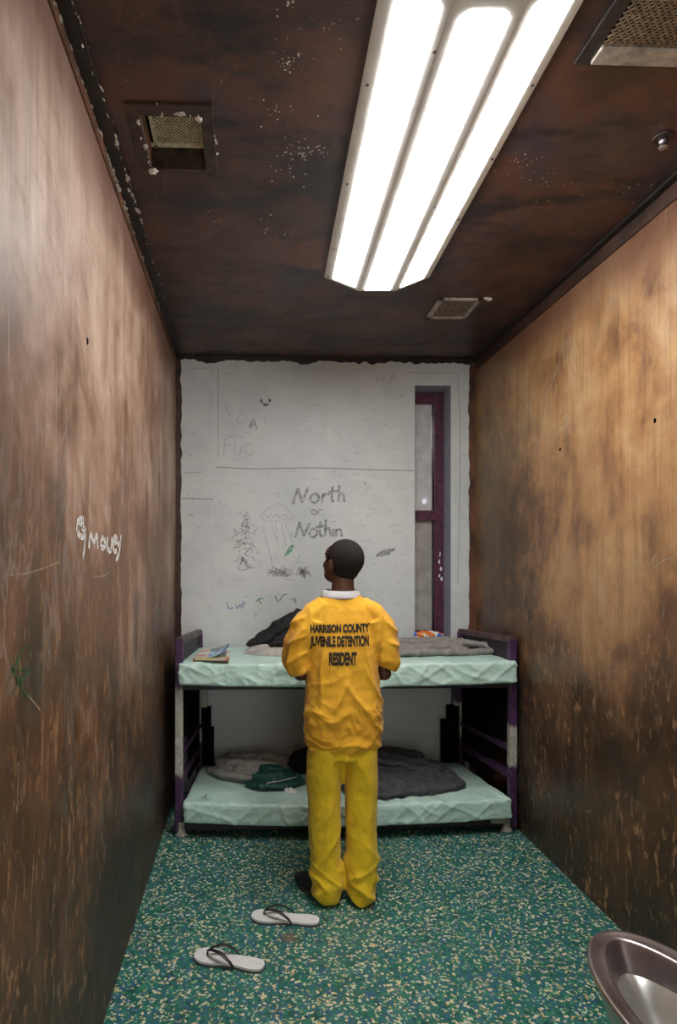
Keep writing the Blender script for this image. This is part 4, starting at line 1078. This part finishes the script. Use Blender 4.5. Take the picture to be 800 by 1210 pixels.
def shirtfold(c, n):
    x, y, z = c; sx = math.copysign(1, x)
    d = 0
    arm = max(0, min(1, (abs(x)-.165)/.03))
    top = max(0, min(1, (1.37-z)/.10))
    nz = lambda f, s: noise.noise(Vector((x*f, y*f, z*f+s)))
    mk = lambda f, q, lo=-.12, hi=.22: max(0, min(1, (nz(f, q)-lo)/(hi-lo)))     # breaks a fold up along its run
    ed = max(0, min(1, (abs(x)-.055)/.06))
    # folds hanging from the shoulder blades
    d += .013*wr((x*sx - (1.35-z)*.08)/.085+.5*nz(4, 0))*ed*top*max(0, min(1, (z-.82)/.25))*(1-arm)
    # pull lines from the armpits to the waist
    d += .012*wr((x*sx*.9+(z-1.0)*.50)/.12+.7*nz(3.5, 9), 2.2)*mk(5, 21)*max(0, min(1, (1.26-z)/.12))*max(0, min(1, (z-.74)/.15))*(1-arm)
    # soft creases across the small of the back
    d += .009*wr((z+.30*x*sx+.10*nz(4, 3))/.13, 2.5)*mk(5, 33)*max(0, min(1, (1.10-z)/.15))*(1-arm)
    # slumped crinkles low on the back
    low = max(0, min(1, (1.00-z)/.20))
    d += .009*low*wr((z+.10*nz(6, 3)+x*.3*nz(3, 8))/.055, 2)*mk(8, 41)
    d += .008*low*wr((x+.6*z*nz(3, 2)+.08*nz(7, 5))/.060, 2)*mk(9, 51)
    d += .007*low*noise.noise(Vector((x*22, y*14, z*26)))
    d += .0025*noise.noise(Vector((x*34, y*30, z*30))) + .008*nz(7, 2)
    # sleeve gathers
    d += .014*arm*wr((y*.8+z*.30+x*sx*.3)/.075+.5*nz(5, 4))*mk(6, 61, -.3)
    d += .010*arm*wr((z+x*sx*.7)/.085+.5*nz(6, 1))*mk(7, 71)
    if z < .73: d += .003*math.sin(x*40)
    d -= .004*math.exp(-((x+.004)/.025)**2-((z-1.33)/.06)**2)
    return d+.001
displace(me, shirtfold)
shirt = bl('shirt', me, 'shirt')
tsh = BVHTree.FromPolygons([v.co for v in shirt.data.vertices], [p.vertices for p in shirt.data.polygons])
# hem and cuff seams
# collar
bm = bmesh.new(); N = 48; rows = []
for k in range(N):
    t = 2*PI*k/N; c, s = math.cos(t), math.sin(t)
    sag = .018*(1 if s < 0 else .3)*(-s if s < 0 else 0)
    R = [(.074,.064,1.446),(.079,.069,1.442),(.090,.079,1.416),(.088,.077,1.408),(.070,.060,1.430)]
    rows.append([bm.verts.new((-.010+rx*c*1.06, .012+ry*s, z-(.010*c if 0 else 0)-.006*(1 if s < 0 else 0)*abs(s))) for rx, ry, z in R])
for k in range(N):
    a, b = rows[k], rows[(k+1)%N]
    for j in range(5): bm.faces.new((a[j], b[j], b[(j+1)%5], a[(j+1)%5]))
bmesh.ops.recalc_face_normals(bm, faces=bm.faces)
me = bpy.data.meshes.new('collar'); bm.to_mesh(me); bm.free(); bl('collar', me, 'collar', True, shirt)

# lettering pressed onto the back of the shirt
def lettering(txt, u0, u1, vt0, vb0, vt1, vb1):
    cu = bpy.data.curves.new('t', 'FONT'); cu.body = txt; cu.size = 1; cu.offset = .052; cu.resolution_u = 3; cu.space_character = .97
    o = bpy.data.objects.new('t', cu); C.objects.link(o)
    dg = bpy.context.evaluated_depsgraph_get(); dg.update()
    me = bpy.data.meshes.new_from_object(o.evaluated_get(dg)); bpy.data.objects.remove(o)
    bm = bmesh.new(); bm.from_mesh(me); bpy.data.meshes.remove(me)
    xs = [v.co.x for v in bm.verts]; ys = [v.co.y for v in bm.verts]; x0, x1, y0, y1 = min(xs), max(xs), min(ys), max(ys)
    for e_ in range(4):
        ed = [e for e in bm.edges if e.calc_length() > .09]
        if not ed: break
        bmesh.ops.subdivide_edges(bm, edges=ed, cuts=1); bmesh.ops.triangulate(bm, faces=bm.faces)
    Yp = 2.93
    for v in bm.verts:
        a = (v.co.x-x0)/(x1-x0); b = (v.co.y-y0)/(y1-y0)
        u = u0+(u1-u0)*a; vb = vb0+(vb1-vb0)*a; vt = vt0+(vt1-vt0)*a
        p = at(u, vb+(vt-vb)*b, Yp)
        dr = (p-Vector((0, 0, CH))).normalized()
        h = tsh.ray_cast(Vector((p.x, 2.5, p.z)), Vector((0, 1, 0)))[0]
        if h is None: h = Vector((p.x, 2.95, p.z))
        v.co = h+Vector((0, -.0022, 0))
    o = link('lettering', bm, 'ink', shirt); o['label'] = 'black printed words '+txt
    return o
lettering('HARRISON COUNTY', 368, 439, 739.5, 749.5, 737, 748)
lettering('JUVENILE DETENTION', 368, 438, 753, 769, 751.5, 768.5)
lettering('RESIDENT', 389.5, 422.5, 771.5, 787.5, 771, 787.5)

# trousers
bm = bmesh.new()
tube(bm, [((-.002,.0,.665),.166,.118), ((-.002,.0,.72),.160,.112), ((-.002,.0,.80),.155,.105), ((-.002,.0,.92),.145,.098)], n=32)
for s in (-1, 1):
    o_ = -.003
    tube(bm, [((s*.082+o_,.0,.72),.080,.112), ((s*.086+o_,.0,.64),.0815,.112), ((s*.087+o_,-.004,.50),.0785,.100), ((s*.0865+o_,-.010,.38),.0765,.094), ((s*.086+o_,-.022,.24),.076,.090),
              ((s*.083+o_,-.030,.15),.076,.092), ((s*.080+o_,-.034,.09),.074,.096), ((s*.079+o_,-.040,.045),.072,.094), ((s*.078+o_,-.044,.020),.066,.086), ((s*.077+o_,-.044,.006),.054,.072)], n=28, squ=2.1)
me = remesh(bm, .0065, sm_iter=4)
def legfold(c, n):
    x, y, z = c; lx = abs(x)-.087; sx = math.copysign(1, x)
    nz = lambda f, q: noise.noise(Vector((x*f, y*f, z*f+q)))
    mk = lambda f, q, lo=-.12, hi=.22: max(0, min(1, (nz(f, q)-lo)/(hi-lo)))
    low = max(0, min(1, (.26-z)/.12))
    d = .014*low*wr((z+lx*.6*sx+.06*nz(6, 1))/.075, 1.8)*mk(7, 11, -.25)
    d += .010*low*wr((z-lx*.8*sx+.05*nz(5, 4))/.085, 2)*mk(7, 15)
    d += .006*low*noise.noise(Vector((x*22, y*14, z*26)))
    d += .009*wr((lx+.02*nz(2, 8))/.105+.35*noise.noise(Vector((x*3, y*3, z*2))), 2)*max(0, min(1, (.76-z)/.1))*(1-low*.6)
    d += .008*wr((z*.6+lx)/.16+.8*nz(3, 7), 2.4)*mk(5, 25)
    d += .007*nz(8, 3) + .002*nz(30, 5)
    return d
displace(me, legfold)
for v in me.vertices:
    if v.co.z < .004: v.co.z = .004
bl('trousers', me, 'trousers')
# shoes
for s in (-1, 1):
    an, yaw = feet[s]; f = Vector((math.sin(-yaw), math.cos(yaw), 0)); sd = Vector((f.y, -f.x, 0)); g = Vector((an.x, an.y, 0))
    bm = bmesh.new()
    tube(bm, [(g-f*.062+Vector((0,0,.045)),.022,.024), (g-f*.050+Vector((0,0,.050)),.036,.040), (g+Vector((0,0,.056)),.042,.048), (g+f*.06+Vector((0,0,.048)),.045,.042), (g+f*.13+Vector((0,0,.036)),.050,.030), (g+f*.19+Vector((0,0,.030)),.046,.024), (g+f*.222+Vector((0,0,.026)),.028,.016)], hint=sd, n=24)
    me = remesh(bm, .005, sm_iter=3)
    for v in me.vertices: v.co.z = max(.010, v.co.z)
    sh = bl('shoe', me, 'shoe')
    bm = bmesh.new(); P = []
    for k in range(36):
        t = 2*PI*k/36; a = math.cos(t); w = math.sin(t); ww = (.050 if a > 0 else .041)
        P.append(g + f*(.080+.150*a) + sd*w*ww*(1 if a > -.6 else 1))
    lo = [bm.verts.new((p.x, p.y, .001)) for p in P]; hi = [bm.verts.new((p.x, p.y, .018)) for p in P]
    bm.faces.new(lo[::-1]); bm.faces.new(hi)
    for i in range(36): bm.faces.new((lo[i], lo[(i+1)%36], hi[(i+1)%36], hi[i]))
    bmesh.ops.recalc_face_normals(bm, faces=bm.faces)
    me = bpy.data.meshes.new('sole'); bm.to_mesh(me); bm.free(); bl('sole', me, 'shoe_sole', False, sh)

# ------------------------------------------------------------------ light
ld = bpy.data.lights.new('fill_light', 'AREA'); ld.shape = 'RECTANGLE'; ld.size = 1.0; ld.size_y = 2.0; ld.energy = 10; ld.color = (1, .97, .93)  # added fill behind the camera, no visible source, lifts bunk and floor
lo_ = bpy.data.objects.new('fill_light', ld); C.objects.link(lo_); lo_.location = (.6, YF+.02, 1.2); lo_.rotation_euler = (PI/2, 0, 0)
w = bpy.data.worlds.new('night'); S.world = w; w.use_nodes = True
w.node_tree.nodes['Background'].inputs[0].default_value = (.10,.11,.14,1); w.node_tree.nodes['Background'].inputs[1].default_value = .35
S.view_settings.view_transform = 'Standard'; S.view_settings.look = 'None'; S.view_settings.gamma = 1; S.view_settings.use_curve_mapping = False
S.view_settings.exposure = 0.95
